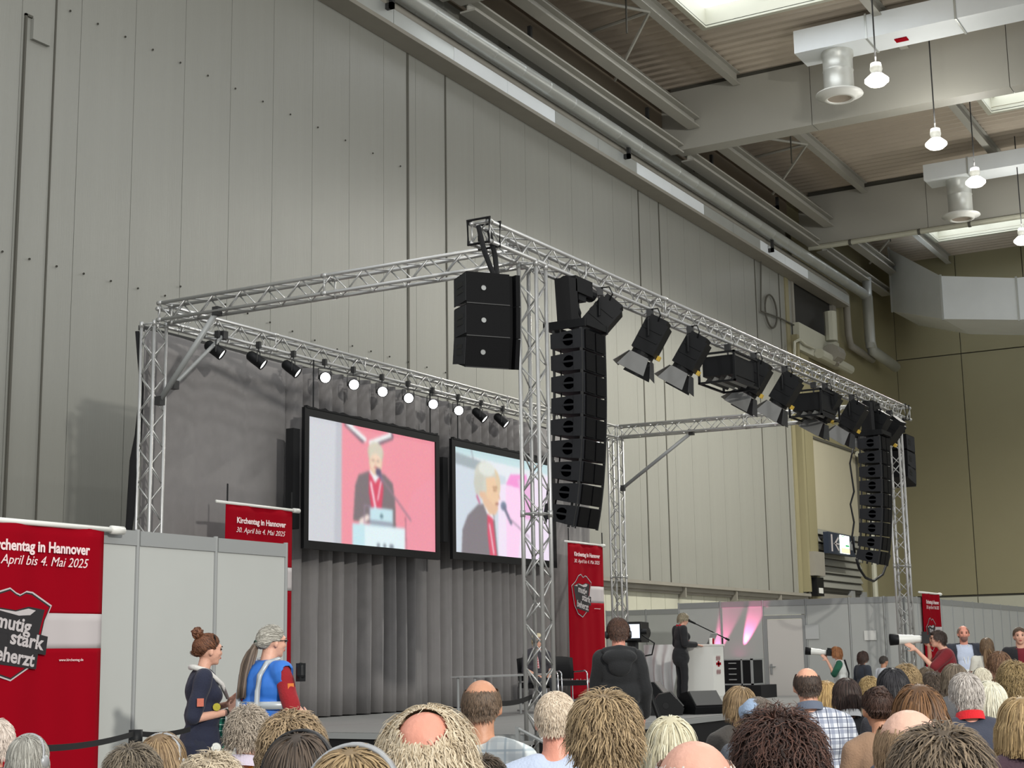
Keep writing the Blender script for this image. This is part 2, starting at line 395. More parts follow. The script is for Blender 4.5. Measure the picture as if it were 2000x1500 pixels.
# big pipe with sheet sections, and the flat channel below it
pl = struct('trim_%d' % n_); n_ += 1
zp = 16.48; yp = 18.3
edges = list(np.arange(14, 62.6, 1.42))
for a, b in zip(edges[:-1], edges[1:]):
    obj('pipe_section', MB().lathe([(.19, 0), (.205, .03), (.2, .06), (.2, b-a)], 20, (a, yp, zp), Quaternion((0, 1, 0), PI/2)), M_pipe, pl, True)
obj('pipe_end', MB().path([(62.3, yp, zp), (62.75, yp, zp-.02), (62.8, yp, 14.5), (63.1, yp, 14.15), (66.2, yp-.1, 13.9)], .23, 16).tube((62.8, yp, 14.2), (62.8, yp, 17.3), .2), M_pipe, pl, True)
ch = struct('trim_%d' % n_); n_ += 1
for i, x in enumerate(np.arange(14, 60, 2.6)):
    obj('channel_section', MB().box((x, 18.5, 15.72), (x+2.58, 18.98, 16.12)), M_pipe if (i % 4 < 2) else M_duct, ch)
obj('channel_lip', MB().box((14, 18.42, 15.6), (60.5, 18.99, 15.7)), M_steel, ch)
obj('second_pipe', MB().path([(14, 18.7, 16.28), (60.6, 18.7, 16.28), (61, 18.7, 16.2), (61.05, 18.7, 14.5), (61.3, 18.7, 14.1), (64, 18.6, 13.9)], .15, 12), M_steel, ch, True)
# pipe under second beam
wp = struct('trim_%d' % n_); n_ += 1
for a, b in zip((18.6, 16.9, 14.2, 12.3, 9.6, 7, 4, 1), (16.9, 14.2, 12.3, 9.6, 7, 4, 1, -3)):
    obj('pipe_section', MB().tube((56.1, a-.02, 17.12), (56.1, b+.02, 17.12), .1), M_cream, wp, False)
    obj('collar', MB().tube((56.1, b+.05, 17.12), (56.1, b-.05, 17.12), .12), M_joint, wp)
# loop of cable and conduits on the wall
cb = struct('trim_%d' % n_); n_ += 1
p = PY(1506, 608, 18.9); lp = [(p[0]+.62*math.cos(t), 18.9, p[2]+.62*math.sin(t)) for t in np.linspace(0, 2*PI, 24, endpoint=False)]
obj('cable_coil', MB().path(lp, .035, 6, closed=True).path([PY(1486, 608, 18.9), PY(1486, 500, 18.9)], .03, 6), M_joint, cb)
obj('cable_run', MB().path([PY(1487, 608, 18.9), PY(1525, 622, 18.9), PY(1617, 668, 18.9)], .03, 6), M_joint, cb)
m1 = MB(); a = PY(1552, 668, 18.8); b = PY(1668, 720, 18.8)
m1.box((a[0]+.3, 18.7, b[2]+.7), (b[0]-2.2, 18.95, a[2]-.25)).tube((a[0]+3.6, 18.5, b[2]+1.7), (a[0]+3.6, 18.5, b[2]+.5), .25).path([PY(1552, 705, 18.6), PY(1552, 668, 18.6), PY(1562, 663, 18.6), PY(1572, 672, 18.6), PY(1590, 680, 18.6)], .06, 6)
m1.tube(PY(1600, 690, 18.5), PY(1660, 722, 18.5), .2)
obj('valve_set', m1, M_cream, cb)
obj('motor', MB().tube(PY(1622, 688, 18.4), PY(1636, 694, 18.4), .35).tube(PY(1634, 700, 18.4), PY(1632, 712, 18.4), .15), M_steel, cb)

# ------------------------------------------------------------------ ducts with diffusers, pendant lamps
def duct(nm, x0, zb, zt, yend, cuts, lab, dif, w_=1.15):
    t = thing(nm, lab, 'duct')
    y1 = yend
    for y0 in cuts:
        obj('duct_section', MB().box((x0, y0+.02, zb), (x0+w_, y1-.02, zt)), M_duct, t)
        obj('flange', MB().box((x0-.03, y0-.03, zb-.03), (x0+w_+.03, y0+.03, zt+.03)), M_pipe, t); y1 = y0
    dx, dy, dz = dif
    obj('outlet_drum', MB().lathe([(.46, zb), (.46, zb-.15), (.43, zb-.2), (.43, zb-.55), (.445, zb-.57), (.43, zb-.6), (.43, dz+.12), (.45, dz+.1)], 28, (dx, dy, 0)), mat(nm+'_drum', (205, 206, 200), .35, .35), t, True)
    obj('outlet_ring', MB().lathe([(.45, .1), (.66, .04), (.68, 0), (.5, -.04), (.46, -.12), (.36, -.14), (.34, -.1)], 28, (dx, dy, dz)), M_wplast, t, True)
    obj('outlet_plate', MB().lathe([(.34, -.1), (.1, -.07), (.001, -.06)], 28, (dx, dy, dz)), mat(nm+'_plate', (170, 158, 145), .6), t, True)
    return base(t)
duct('air_duct', 40.0, 18.47, 19.16, 13.4, (11.2, 8.9, 5.5, 2), 'white metal air duct in front of the nearer roof beam, above the round outlet', 0) if 0 else None
duct('air_duct', 40.0, 18.47, 19.16, 13.4, (11.25, 8.75, 5.5, 2), 'square metal air duct in front of the nearest roof beam, with a round outlet drum', (40.6, 12.3, 17.18))
duct('air_duct', 53.2, 18.2, 18.78, 13.2, (11.6, 9.4, 6.5, 2), 'square metal air duct in front of the second roof beam, further away', (53.9, 12.1, 16.85))
t = tag(obj('warning_label', MB().box((40.5, 10.25, 18.44), (40.75, 10.6, 18.469)), M_red), 'small red sticker on the underside of the nearest air duct', 'sticker'); center(t)
t = thing('air_duct', 'large bent silver duct below the far end of the roof', 'duct')
pts = [(65.5, 18.0, 16.3, 19.2), (60.6, 14.6, 14.6, 16.4), (60.4, 11.6, 14.15, 15.85), (60.3, 7.5, 14.1, 15.8)]
for a, b in zip(pts[:-1], pts[1:]):
    V = []
    for (x, y, z0, z1) in (a, b): V += [(x, y, z0), (x+3.2, y-.3, z0-.1), (x+3.2, y-.3, z1), (x, y, z1)]
    obj('duct_section', MB().add(V, [(0, 1, 5, 4), (1, 2, 6, 5), (2, 3, 7, 6), (3, 0, 4, 7), (0, 3, 2, 1), (4, 5, 6, 7)]), M_duct, t)
    x, y, z0, z1 = a; obj('flange', MB().box((x-.05, y-.04, z0-.05), (x+.03, y+.04, z1+.05)), M_pipe, t)
base(t)
LAMPS = [(1712, 150, 'hall lamp nearest the round outlet of the first air duct'), (1828, 275, 'hall lamp hanging alone between the two roof beams'), (1905, 350, 'hall lamp hanging beside the drum of the second air duct'), (1997, 465, 'hall lamp at the far right, below the white pipe')]
lm = [MB().lathe([(.04, .62), (.13, .6), (.16, .45), (.13, .36), (.17, .3)], 16).mesh('housing', M_wplast, True),
      MB().lathe([(.001, .0), (.2, .03), (.3, .12), (.3, .18), (.17, .3), (.12, .34)], 18).mesh('globe', M_glow, True)]
for i, (x, y, s_) in enumerate(LAMPS):
    p = PZ(x, y, 15.6)
    t = thing('pendant_lamp', 'glowing white '+s_, 'lamp', (p[0], p[1], p[2]-.25), 0, 'pendant hall lamps')
    put('housing', lm[0], t); put('globe', lm[1], t)
    obj('suspension_cord', MB().tube((0, 0, .6), (0, 0, 19.4-p[2]+.2), .02, n=6), M_clamp, t)
    spot('hall_lamp_light', (p[0], p[1], p[2]-.35), (p[0], p[1], 0), 2900, 160, .5, (1, .97, .88), .2); globe((p[0], p[1], p[2]+.55), 130)
# ================================================================== stage, trusses, drapes
ZS = .5
dk = struct('trim_stage_deck') if 0 else thing('stage_platform', 'grey carpeted stage platform under the truss roof', 'stage')
for i in range(8):
    for j in range(3):
        x0, y0 = 15.9+i*1.9, 8.9+j*2.06
        obj('deck_panel', MB().box((x0+.005, y0+.005, ZS-.08), (x0+1.895, y0+2.055, ZS)), M_carpet, dk)
obj('front_skirt', MB().box((15.9, 8.9, 0), (31.1, 8.93, ZS-.08)).box((15.9, 8.9, 0), (15.93, 15.08, ZS-.08)), M_cloth_blk, dk)
obj('edge_rail', MB().box((15.88, 8.87, ZS-.08), (31.1, 8.9, ZS-.01)).box((15.87, 8.9, ZS-.08), (15.9, 15.08, ZS-.01)), M_alu, dk)
base(dk)

CH = .12   # half chord spacing
def cyl_unit(r, L, n=8): return MB().tube((0, 0, 0), (0, 0, L), r, n=n)
_br = {}
def brace_obj(p0, p1, parent, r=.010):
    L = round((Vector(p1)-Vector(p0)).length, 3)
    if (L, r) not in _br: _br[(L, r)] = cyl_unit(r, L, 6).mesh('brace', M_truss, True)
    o = put('brace', _br[(L, r)], parent, p0); o.rotation_euler = (Vector(p1)-Vector(p0)).to_track_quat('Z', 'Y').to_euler(); return o
def truss(name, label, a, b, up=(0, 0, 1), group='aluminium truss of the stage roof', seg=2.5, step=.25):
    a = Vector(a); b = Vector(b); L = (b-a).length; d = (b-a).normalized(); upv = Vector(up); s = d.cross(upv).normalized(); u = s.cross(d)
    t = thing(name, label, 'truss', (a.x, a.y, a.z), 0, group)
    cs = [(CH, CH), (-CH, CH), (-CH, -CH), (CH, -CH)]
    def P(k, l): return s*cs[k % 4][0]+u*cs[k % 4][1]+d*l
    for k in range(4): obj('chord', MB().tube(P(k, 0), P(k, L), .025, n=12), M_truss, t, True)
    n = max(2, int(round(L/step))); st = L/n
    for k in range(4):
        for i in range(n):
            if ((i+k) % 2) == 0: q0, q1 = P(k, st*i), P(k+1, st*(i+1))
            else: q0, q1 = P(k+1, st*i), P(k, st*(i+1))
            brace_obj(q0, q1, t)
    ne = max(1, int(round(L/seg)))
    for i in range(ne+1):
        l = min(max(L*i/ne, .03), L-.03)
        for k in range(4): brace_obj(P(k, l), P(k+1, l), t, .0125)
        cp = MB()
        for k in range(4): cp.tube(P(k, l-.04), P(k, l+.04), .031, n=10)
        obj('coupling', cp, M_truss, t, True)
    return t
ZT = 6.24
FL, FR, BL, BR = (15.6, 8.66), (30.2, 8.42), (15.5, 14.72), (29.75, 14.5)
truss('roof_truss', 'long front roof truss carrying the stage lamps and both black line arrays', (14.4, 8.68, ZT), (31.0, 8.40, ZT))
truss('roof_truss', 'rear roof truss above the grey curtain carrying the row of small spotlights', (15.62, 14.66, ZT), (29.6, 14.52, ZT))
truss('roof_truss', 'left side roof truss between the near column and the column at the curtain end', (15.5, 14.54, ZT), (15.56, 8.8, ZT))
truss('roof_truss', 'right side roof truss, furthest along the stage', (29.72, 14.4, ZT), (30.1, 8.6, ZT))
def column(c, z1, lab, z0=.0):
    t = truss('truss_column', lab, (c[0], c[1], z0+.02), (c[0], c[1], z1), (1, 0, 0), 'upright truss columns of the stage roof')
    obj('base_plate', MB().box((-.25, -.25, -.02), (.25, .25, 0)), M_truss, t); return t
column(FL, ZT-.12, 'nearest upright truss column at the front left corner of the stage')
column(FR, ZT-.12, 'far right upright truss column in front of the partition corner')
column(BL, ZT-.12, 'upright truss column at the left end of the grey curtain')
column(BR, ZT-.12, 'upright truss column right of the slim red banner, behind the camera operator')
def strut(lab, pts, r=.04):
    t = thing('diagonal_strut', lab, 'strut', (0, 0, 0), 0, 'diagonal struts of the stage roof')
    obj('tube', MB().path(pts, r, 10), M_steel if 0 else M_alu, t, True)
    for p in (pts[0], pts[-1]): obj('clamp', MB().cbox(p, (.1, .1, .12)), M_clamp, t)
    base(t)
strut('diagonal steel strut from the left side truss down to the column at the curtain', [PY(312, 783, 14.4), PX(424, 608, 15.42)])
strut('short bright strut behind the diagonal at the curtain end', [(16.6, 14.4, 6.1), PY(340, 752, 14.45)], .03)
strut('diagonal steel strut beside the column right of the slim red banner', [(29.75, 14.35, 5.0), (29.82, 12.7, 6.1)])

# drapes
def drape(lab, x0, x1, z0, z1, y, amp, per, seed, m=M_curt):
    r = random.Random(seed); dx = .035 if amp < .05 else .013; nx = int((x1-x0)/dx)+2; nz = 12; V = []; Fc = []
    ph = [0.0]; 
    for i in range(nx): ph.append(ph[-1]+2*PI*dx/(per*r.uniform(.6, 1.5)))
    am = [1.0]
    for i in range(nx): am.append(min(1.4, max(.4, am[-1]+r.uniform(-.12, .12)*dx/.035)))
    for j in range(nz+1):
        z = z0+(z1-z0)*j/nz
        for i in range(nx+1):
            x = x0+(x1-x0)*i/nx
            s_ = 2*abs(math.sin(.5*(ph[i]+.25*math.sin(z*1.1+i*dx))))**.62-1
            V.append((x, y-amp*am[i]*s_, z))
    W = nx+1
    Fc = [(j*W+i, j*W+i+1, (j+1)*W+i+1, (j+1)*W+i) for j in range(nz) for i in range(nx)]
    o = obj('stage_curtain', MB().add(V, Fc), m, None, True)
    md = o.modifiers.new('thickness', 'SOLIDIFY'); md.thickness = .008
    tag(o, lab, 'curtain', 'grey backdrop curtains'); center(o); return o
drape('smooth flat grey curtain at the left end of the backdrop', 15.75, 18.95, .5, 6.12, 15.12, .022, 1.1, 3)
drape('pleated grey curtain behind the left screen', 18.97, 22.35, .52, 6.12, 15.12, .21, .37, 4)
drape('narrow grey curtain strip showing between the two screens', 22.37, 22.95, .52, 6.12, 15.06, .03, .5, 5)
drape('pleated grey curtain behind the right screen and the near column', 22.97, 27.0, .52, 6.12, 15.12, .21, .36, 6)
drape('flatter grey curtain at the right end behind the slim red banner', 27.02, 29.55, .5, 6.12, 15.1, .03, .8, 7)
o = obj('valance_bar', MB().box((15.75, 15.22, 6.13), (29.55, 15.26, 6.2)), M_clamp); tag(o, 'dark bar along the top of the grey curtains', 'bar'); center(o)
o = obj('black_drape', MB().box((15.98, 15.28, .0), (29.5, 15.31, 6.15)), M_cloth_blk); tag(o, 'black backing cloth behind the grey curtain, seen as a strip at its left end', 'curtain'); center(o)
o = obj('cable_bundle', MB().path([(15.36, 14.9, 6.0), PY(277, 760, 14.9), PY(270, 850, 14.9), PY(263, 900, 14.9), PY(259, 960, 14.9), PY(252, 1032, 14.9), PY(250, 1060, 14.9)], [.03, .03, .05, .07, .07, .05, .03], 8), M_cloth_blk, None, True)
tag(o, 'black cable bundle hanging down beside the left end of the curtain', 'cable'); center(o)
# ------------------------------------------------------------------ partitions
def pwall(nm, lab, pts, ztop, door=None, skip=()):
    """modular wall: posts at pts (x,y), panels between, a top rail"""
    t = thing(nm, lab, 'partition')
    for i in range(len(pts)):
        x, y = pts[i]; obj('post', MB().tube((x, y, 0), (x, y, ztop+.01), .022, n=8), M_alu, t)
    for i in range(len(pts)-1):
        a = Vector((*pts[i], 0)); b = Vector((*pts[i+1], 0)); d = (b-a).normalized(); nn = Vector((-d.y, d.x, 0)); L = (b-a).length
        M = Matrix.Translation((a+b)/2) @ Matrix.Rotation(math.atan2(d.y, d.x), 4, 'Z')
        if door == i:
            m = MB().cbox((0, 0, (2.2+ztop-.09)/2), (L-.05, .012, ztop-.09-2.22)); m.xf(M); obj('panel', m, M_part, t)
            m = MB().cbox((0, 0, 2.16), (L-.04, .05, .08)).cbox((-L/2+.05, 0, 1.06), (.07, .05, 2.12)).cbox((L/2-.05, 0, 1.06), (.07, .05, 2.12)); m.xf(M); obj('door_frame', m, M_alu, t)
            m = MB().cbox((0, 0, 1.06), (L-.18, .03, 2.1)); m.xf(M); dl = obj('door', m, mat('door_white', (206, 202, 196), .6), t)
            m = MB().cbox((-L/2+.16, -.05, 1.05), (.03, .04, .22)).cbox((-L/2+.2, -.07, 1.1), (.13, .02, .02)); m.xf(M); obj('door_handle', m, M_alu, dl)
        else:
            m = MB().cbox((0, 0, (ztop-.09)/2), (L-.05, .012, ztop-.1)); m.xf(M); obj('panel', m, M_part, t)
        m = MB().cbox((0, 0, ztop-.065), (L-.04, .04, .125)); m.xf(M); obj('top_rail', m, M_alu, t)
    return base(t)
yp_ = 9.2
pwall('partition_wall', 'white panel partition on the left behind the two standing helpers', [(PY(x, 1060, yp_)[0], yp_) for x in (-70, 60, 165, 268, 421, 558)], 2.52)
ys = [13.97-i*.998 for i in range(6)]
pwall('partition_wall', 'white panel partition behind the lectern, lit by the pink beams', [(31.7, y) for y in [PX(x, 1174, 31.7)[1] for x in (1325, 1406, 1489, 1573, 1658, 1726)]+[8.85]], 2.53, door=2)
pwall('partition_wall', 'long white panel partition at the far right behind the standing people', [(31.7+i*1.0, 8.85) for i in range(15)], 2.53)
pwall('partition_wall', 'pale partition panels backstage between the slim banner and the lectern', [(33+0*i, 20-0*i) for i in ()] or [(34.5, 17.2), (34.5, 16.1), (34.5, 15.2), (34.5, 14.0)], 2.5)
o = obj('paper_note', MB().box((31.66, 0, 0), (31.672, .26, .2)), M_wplast); o.location = (0, PX(1712, 1250, 31.66)[1], PX(1712, 1250, 31.66)[2]); tag(o, 'sheet of paper taped to the partition left of the far column', 'paper')
o = obj('paper_note', MB().box((31.66, 0, 0), (31.672, .3, .3)), mat('paper_pale', (190, 192, 190), .7)); o.location = (0, PX(1600, 1248, 31.66)[1], PX(1600, 1248, 31.66)[2]); tag(o, 'faint pale sheet on the partition above the photographer in white and green', 'paper')
# ================================================================== sound
def cabinet_meshes():
    """line-array box, local: x = width, -y = front grille, z up, origin at top rear centre, hangs down"""
    w_, d_, h_ = .64, .44, .272
    body = MB()
    side = [(-d_, -.012), (-d_, -h_+.012), (0, -h_+.045), (0, -.045)]     # trapezoid seen from the side (y,z)
    body.prism(side, 0, -w_/2, w_/2)
    for s in (-1, 1): body.box((s*w_/2-.012, -d_*.98, -h_+.02), (s*w_/2+.012, -d_*.72, -.02))
    gr = MB().prism([(-d_-.02, -.02), (-d_-.02, -h_+.02), (-d_, -h_+.02), (-d_, -.02)], 0, -w_/2+.06, -.02).prism([(-d_-.02, -.02), (-d_-.02, -h_+.02), (-d_, -h_+.02), (-d_, -.02)], 0, .02, w_/2-.06)
    ho = MB().prism([(-d_-.005, -.02), (-d_-.005, -h_+.02), (-d_, -h_+.02), (-d_, -.02)], 0, -.02, .02)
    hd = MB()
    hd.prism([(-.25+.075*math.cos(t), -h_/2+.075*math.sin(t)) for t in np.linspace(0, 2*PI, 16, endpoint=False)], 0, -w_/2-.005, -w_/2+.003)
    hb = MB().box((-w_/2-.012, -.33, -h_/2-.012), (-w_/2-.004, -.17, -h_/2+.012))
    rg = MB()
    for s in (-1, 1):
        rg.box((s*w_/2-.01, -d_+.0, -h_-.0), (s*w_/2+.01, -d_+.03, 0)).box((s*(w_/2-.02)-.008, -.05, -h_-.02), (s*(w_/2-.02)+.008, -.02, .02)).box((s*(w_/2-.02)-.006, -.14, -h_-.02), (s*(w_/2-.02)+.006, -.125, .02))
    return dict(body=(body, M_side), grille=(gr, M_grille), horn_slot=(ho, M_black), handle_recess=(hd, mat('recess_black', (2, 2, 3), .9, spec=0)), handle_bar=(hb, M_side), rigging=(rg, M_clamp))
CAB = {k: v[0].mesh(k, v[1]) for k, v in cabinet_meshes().items()}
ORD = ['topmost', 'second', 'third', 'fourth', 'fifth', 'sixth', 'seventh', 'eighth', 'lowest']
def line_array(x, y, z, rz, tilts, where, grp):
    p = Vector((x, y, z)); Rz = Matrix.Rotation(rz, 4, 'Z')
    for i, tl in enumerate(tilts):
        nm = ORD[i] if i < len(tilts)-1 else 'lowest'
        t = thing('array_loudspeaker', '%s black cabinet %s' % (nm, where), 'loudspeaker', p, 0, grp)
        M = Rz @ Matrix.Rotation(math.radians(tl), 4, 'X'); t.rotation_euler = M.to_euler()
        for k, me in CAB.items(): put(k, me, t)
        # next cabinet hinges at the front edge
        fr = M @ Vector((0, -.44, -.272)); nx = Rz @ Matrix.Rotation(math.radians(tilts[min(i+1, len(tilts)-1)]), 4, 'X') @ Vector((0, -.44, 0))
        p = p+fr-nx
    return p
def array_top(x, y, z, rz, hoist_z, lab, side):
    t = thing('chain_hoist', lab+' with hook', 'hoist', (x+.05, y-.2, z-.09), rz)
    obj('motor_body', MB().cbox((0, 0, .68), (.46, .2, .2)).tube((-.34, 0, .68), (-.2, 0, .68), .085, n=14).tube((.2, 0, .66), (.36, 0, .66), .1, n=14).cbox((0, 0, .56), (.2, .14, .12)), M_blk2, t)
    obj('chain_bag', MB().prism([(-.42, .72), (-.2, .74), (-.17, .14), (-.36, .1)], 1, -.1, .1), M_cloth_blk, t)
    obj('chain', MB().tube((.0, 0, .78), (.0, 0, hoist_z-z-.02), .014, n=6), M_clamp, t)
    obj('hook', MB().path([(0, 0, .52), (0, 0, .42), (.05, 0, .36), (.06, 0, .28), (.01, 0, .22), (-.05, 0, .24), (-.06, 0, .29)], .022, 8), M_black, t, True)
    t2 = thing('rigging_frame', 'black steel rigging frame on top of the tall array '+side, 'frame', (x, y, z), rz)
    obj('side_bar', MB().box((-.32, -.48, .0), (-.28, .1, .1)), M_blk2, t2); obj('side_bar', MB().box((.28, -.48, .0), (.32, .1, .1)), M_blk2, t2)
    obj('cross_bar', MB().box((-.27, -.25, .02), (.27, -.19, .1)).box((-.27, .06, .02), (.27, .12, .1)).box((-.27, -.48, .02), (.27, -.42, .1)), M_blk2, t2)
    obj('shackle', MB().path([(-.03, -.22, .1), (-.05, -.22, .17), (0, -.22, .24), (.05, -.22, .17), (.03, -.22, .1)], .012, 6), M_clamp, t2)
tl9 = [0, 0, 1, 2, 3, 4.5, 6, 8.5, 12]
A1 = (16.35, 8.66, 5.36)
line_array(*A1, 0, tl9, 'of the tall line array beside the nearest column', 'line array beside the nearest column')
array_top(16.35, 8.66, 5.37, 0, 6.1, 'black chain hoist above the tall array beside the nearest column', 'beside the nearest column')
A2 = (28.25, 8.5, 5.42)
line_array(*A2, 0, tl9, 'of the tall line array beside the far right column', 'line array beside the far right column')
array_top(28.25, 8.5, 5.43, 0, 6.1, 'black chain hoist above the tall array beside the far column', 'beside the far right column')
def sidefill(x, y, z, rz, where, grp, hang, w_=.64, d_=.4, h_=.365):
    p = Vector((x, y, z)); Rz = Matrix.Rotation(rz, 4, 'Z')
    for i, tl in enumerate((0, 2, 10)):
        t = thing('fill_loudspeaker', '%s black cabinet of the three %s' % (('top', 'middle', 'bottom')[i], where), 'loudspeaker', p, 0, grp)
        M = Rz @ Matrix.Rotation(math.radians(tl), 4, 'X'); t.rotation_euler = M.to_euler()
        h2 = h_ if i < 2 else h_*.95
        obj('body', MB().add([(-w_/2, -d_, -.006), (w_/2*.6, -d_, -.006), (w_/2*.66, -d_+.06, -.006), (w_/2*.78, -d_+.06, -.006), (w_/2*.84, -d_, -.006), (w_/2, -d_, -.006), (w_/2, 0, -.006), (-w_/2, 0, -.006),
            (-w_/2, -d_, -h2), (w_/2*.6, -d_, -h2), (w_/2*.66, -d_+.06, -h2), (w_/2*.78, -d_+.06, -h2), (w_/2*.84, -d_, -h2), (w_/2, -d_, -h2), (w_/2, 0, -h2+.05), (-w_/2, 0, -h2+.05)],
            [(0, 1, 2, 3, 4, 5, 6, 7), (15, 14, 13, 12, 11, 10, 9, 8)]+[(k, k+8, (k+1) % 8+8, (k+1) % 8) for k in range(8)]), M_grille, t)
        obj('side_plate', MB().box((-w_/2-.008, -d_+.01, -h2+.03), (-w_/2, -.01, -.02)), M_side, t)
        for zz in (.28, .48): obj('handle_recess', MB().box((-w_/2-.012, -.3, -h2*(zz+.14)), (-w_/2-.006, -.12, -h2*zz)), M_black, t)
        obj('badge', MB().lathe([(.001, 0), (.03, 0), (.03, .006)], 10, (-w_/2+.2, -d_-.004, -h2/2), Quaternion((1, 0, 0), PI/2)), M_alu, t)
        obj('rail', MB().box((-w_/2, -d_-.006, -h2-.002), (w_/2*.6, -d_+.02, -h2+.008)), M_clamp, t)
        p = p+M @ Vector((0, -d_, -h2))-Rz @ Matrix.Rotation(math.radians((0, 2, 10, 10)[i+1]), 4, 'X') @ Vector((0, -d_, 0))
    t = thing('lifting_strap', 'black straps hanging the three %s' % where, 'strap')
    for dx in (-.12, .12):
        for q in hang: obj('strap', MB().path([(q[0]+dx, q[1], q[2]), (q[0]*.5+x*.5+dx, q[1]*.5+y*.5-.1, q[2]*.5+z*.5), (x+dx*.3, y-.2, z+.02)], .03, 6), M_cloth_blk, t)
        obj('strap_loop', MB().path([(q[0]+dx, q[1]-.15, 6.39), (q[0]+dx, q[1]+.15, 6.39), (q[0]+dx, q[1]+.14, 6.1), (q[0]+dx, q[1]-.14, 6.1)], .018, 6, closed=True), M_cloth_blk, t)
    base(t)
sidefill(14.28, 8.6, 5.62, math.radians(-38), 'loudspeakers hanging from the near end of the front truss', 'fill loudspeakers at the near truss end', [(14.5, 8.68, 6.3)])
sidefill(30.9, 8.62, 5.83, math.radians(90), 'loudspeakers hanging from the far end of the front truss', 'fill loudspeakers at the far truss end', [(30.7, 8.4, 6.2)], .5, .62, .36)
o = obj('speaker_cable', MB().path([PY(1673, 1092, 8.5), PY(1678, 1110, 8.5), PY(1690, 1128, 8.5), PY(1706, 1135, 8.5), PY(1724, 1122, 8.5), PY(1738, 1085, 8.5)], .025, 6), M_black, None, True); tag(o, 'black cable looping down from the lowest cabinet by the far column', 'cable'); center(o)
o = obj('speaker_cable', MB().path([PY(1668, 868, 8.6), PY(1660, 905, 8.6), PY(1668, 960, 8.6), PY(1661, 985, 8.6), PY(1668, 1020, 8.6), PY(1664, 1050, 8.6), PY(1670, 1080, 8.6)], .018, 6), M_black, None, True); tag(o, 'thin black cable running down the back of the far line array', 'cable'); center(o)

# ================================================================== lamps on the trusses
def fresnel_proto():
    """local: beam along -y... lens faces -Y, hangs from z=0 (clamp on the truss chord)"""
    P = []
    P.append(('clamp', MB().cbox((0, 0, -.02), (.06, .09, .1)).tube((0, 0, -.05), (0, 0, -.14), .015), M_clamp, None))
    P.append(('yoke', MB().path([(-.2, 0, -.36), (-.2, 0, -.15), (-.16, 0, -.13), (.16, 0, -.13), (.2, 0, -.15), (.2, 0, -.36)], .014, 6), M_black, None))
    return P
def fresnel(p, pan, tilt, lab, doors=True, sc=1.0):
    t = thing('stage_lamp', lab, 'stage lamp', p, math.radians(pan), 'stage lamps with barn doors on the front truss'); t.scale = (sc,)*3
    for nm, mb, m, _ in fresnel_proto(): obj(nm, mb, m, t)
    M = Matrix.Translation((0, 0, -.36)) @ Matrix.Rotation(math.radians(tilt), 4, 'X')
    b = MB().box((-.155, -.2, -.16), (.155, .22, .15)).box((-.13, .22, -.12), (.13, .28, .12)).tube((0, -.2, 0), (0, -.25, 0), .15, n=18).box((-.165, -.05, -.13), (.165, -.03, .13)).box((-.165, .08, -.13), (.165, .1, .13))
    bo = obj('housing', b.xf(M), M_blk2, t)
    obj('vent', MB().box((-.1, .0, .15), (.1, .04, .165)).box((-.1, .08, .15), (.1, .12, .165)).box((-.1, .16, .15), (.1, .2, .165)).xf(M), M_clamp, bo)
    obj('label_plate', MB().box((-.165, .12, -.06), (-.16, .2, .02)).box((-.165, -.15, -.02), (-.16, -.07, .0)).xf(M), M_alu, bo)
    obj('knob', MB().tube((-.16, -.1, -.1), (-.2, -.1, -.1), .03, n=8).tube((-.16, .0, -.1), (-.2, .0, -.1), .03, n=8).xf(M), M_wplast, bo)
    obj('safety_tag', MB().box((-.17, -.2, -.2), (-.1, -.14, -.15)).xf(M), mat('tag_yellow', (214, 178, 70), .5) if 'tag_yellow' not in MATS else MATS['tag_yellow'], bo)
    obj('lens', MB().lathe([(.001, .02), (.08, .015), (.13, 0)], 16, (0, -.25, 0), Quaternion((1, 0, 0), PI/2)).xf(M), M_alu, bo)
    obj('safety_cable', MB().path([(.1, .1, -.2), (.2, .16, -.1), (.14, .12, 0), (.02, .02, .02)], .008, 6), M_black, t)
    if doors:
        for s, (ax, wd) in enumerate((('t', .3), ('b', .3), ('l', .26), ('r', .26))):
            d = MB().add([(-.13, 0, 0), (.13, 0, 0), (.19, -.24, 0), (-.19, -.24, 0), (-.13, 0, .006), (.13, 0, .006), (.19, -.24, .006), (-.19, -.24, .006)], [(0, 1, 2, 3), (7, 6, 5, 4), (0, 4, 5, 1), (1, 5, 6, 2), (2, 6, 7, 3), (3, 7, 4, 0)])
            R = Matrix.Rotation(s*0, 4, 'Y'); ang = (0, PI, PI/2, -PI/2)[s]
            d.xf(Matrix.Translation((0, -.26, 0)) @ Matrix.Rotation(ang, 4, 'Y') @ Matrix.Translation((0, 0, .15)) @ Matrix.Rotation(math.radians(-28 if s < 2 else -18), 4, 'X'))
            obj('barn_door', d.xf(M), M_dg if s in (1, 3) else M_grey_door, t)
    return t
M_dg = mat('barn_door_black', (44, 45, 47), .55); M_grey_door = mat('barn_door_worn', (112, 112, 110), .5, .2)
FLAMPS = [(1166, 568, False, 'without barn doors, above the near line array'), (1262, 612, True, 'hanging alone, second from the near line array'), (1338, 648, True, 'next to the nearer flood lamp'),
          (1458, 700, True, 'between the two flood lamps'), (1516, 718, True, 'next to the further flood lamp'), (1592, 752, True, 'right behind the further flood lamp'),
          (1642, 770, True, 'third from the far column'), (1686, 790, True, 'second from the far column'), (1712, 800, False, 'nearest the far column')]
for i, (x, y, dr, s_) in enumerate(FLAMPS):
    X_ = PY(x, y, 8.5)[0]; yy = 8.52-(X_-15)*.017-.02
    fresnel((X_, yy-.0, 6.06), (205, 196, 192, 190, 186, 184, 182, 178, 172)[i], (48, 60, 58, 58, 56, 58, 56, 56, 50)[i], 'black stage lamp '+s_, dr, 1.08)
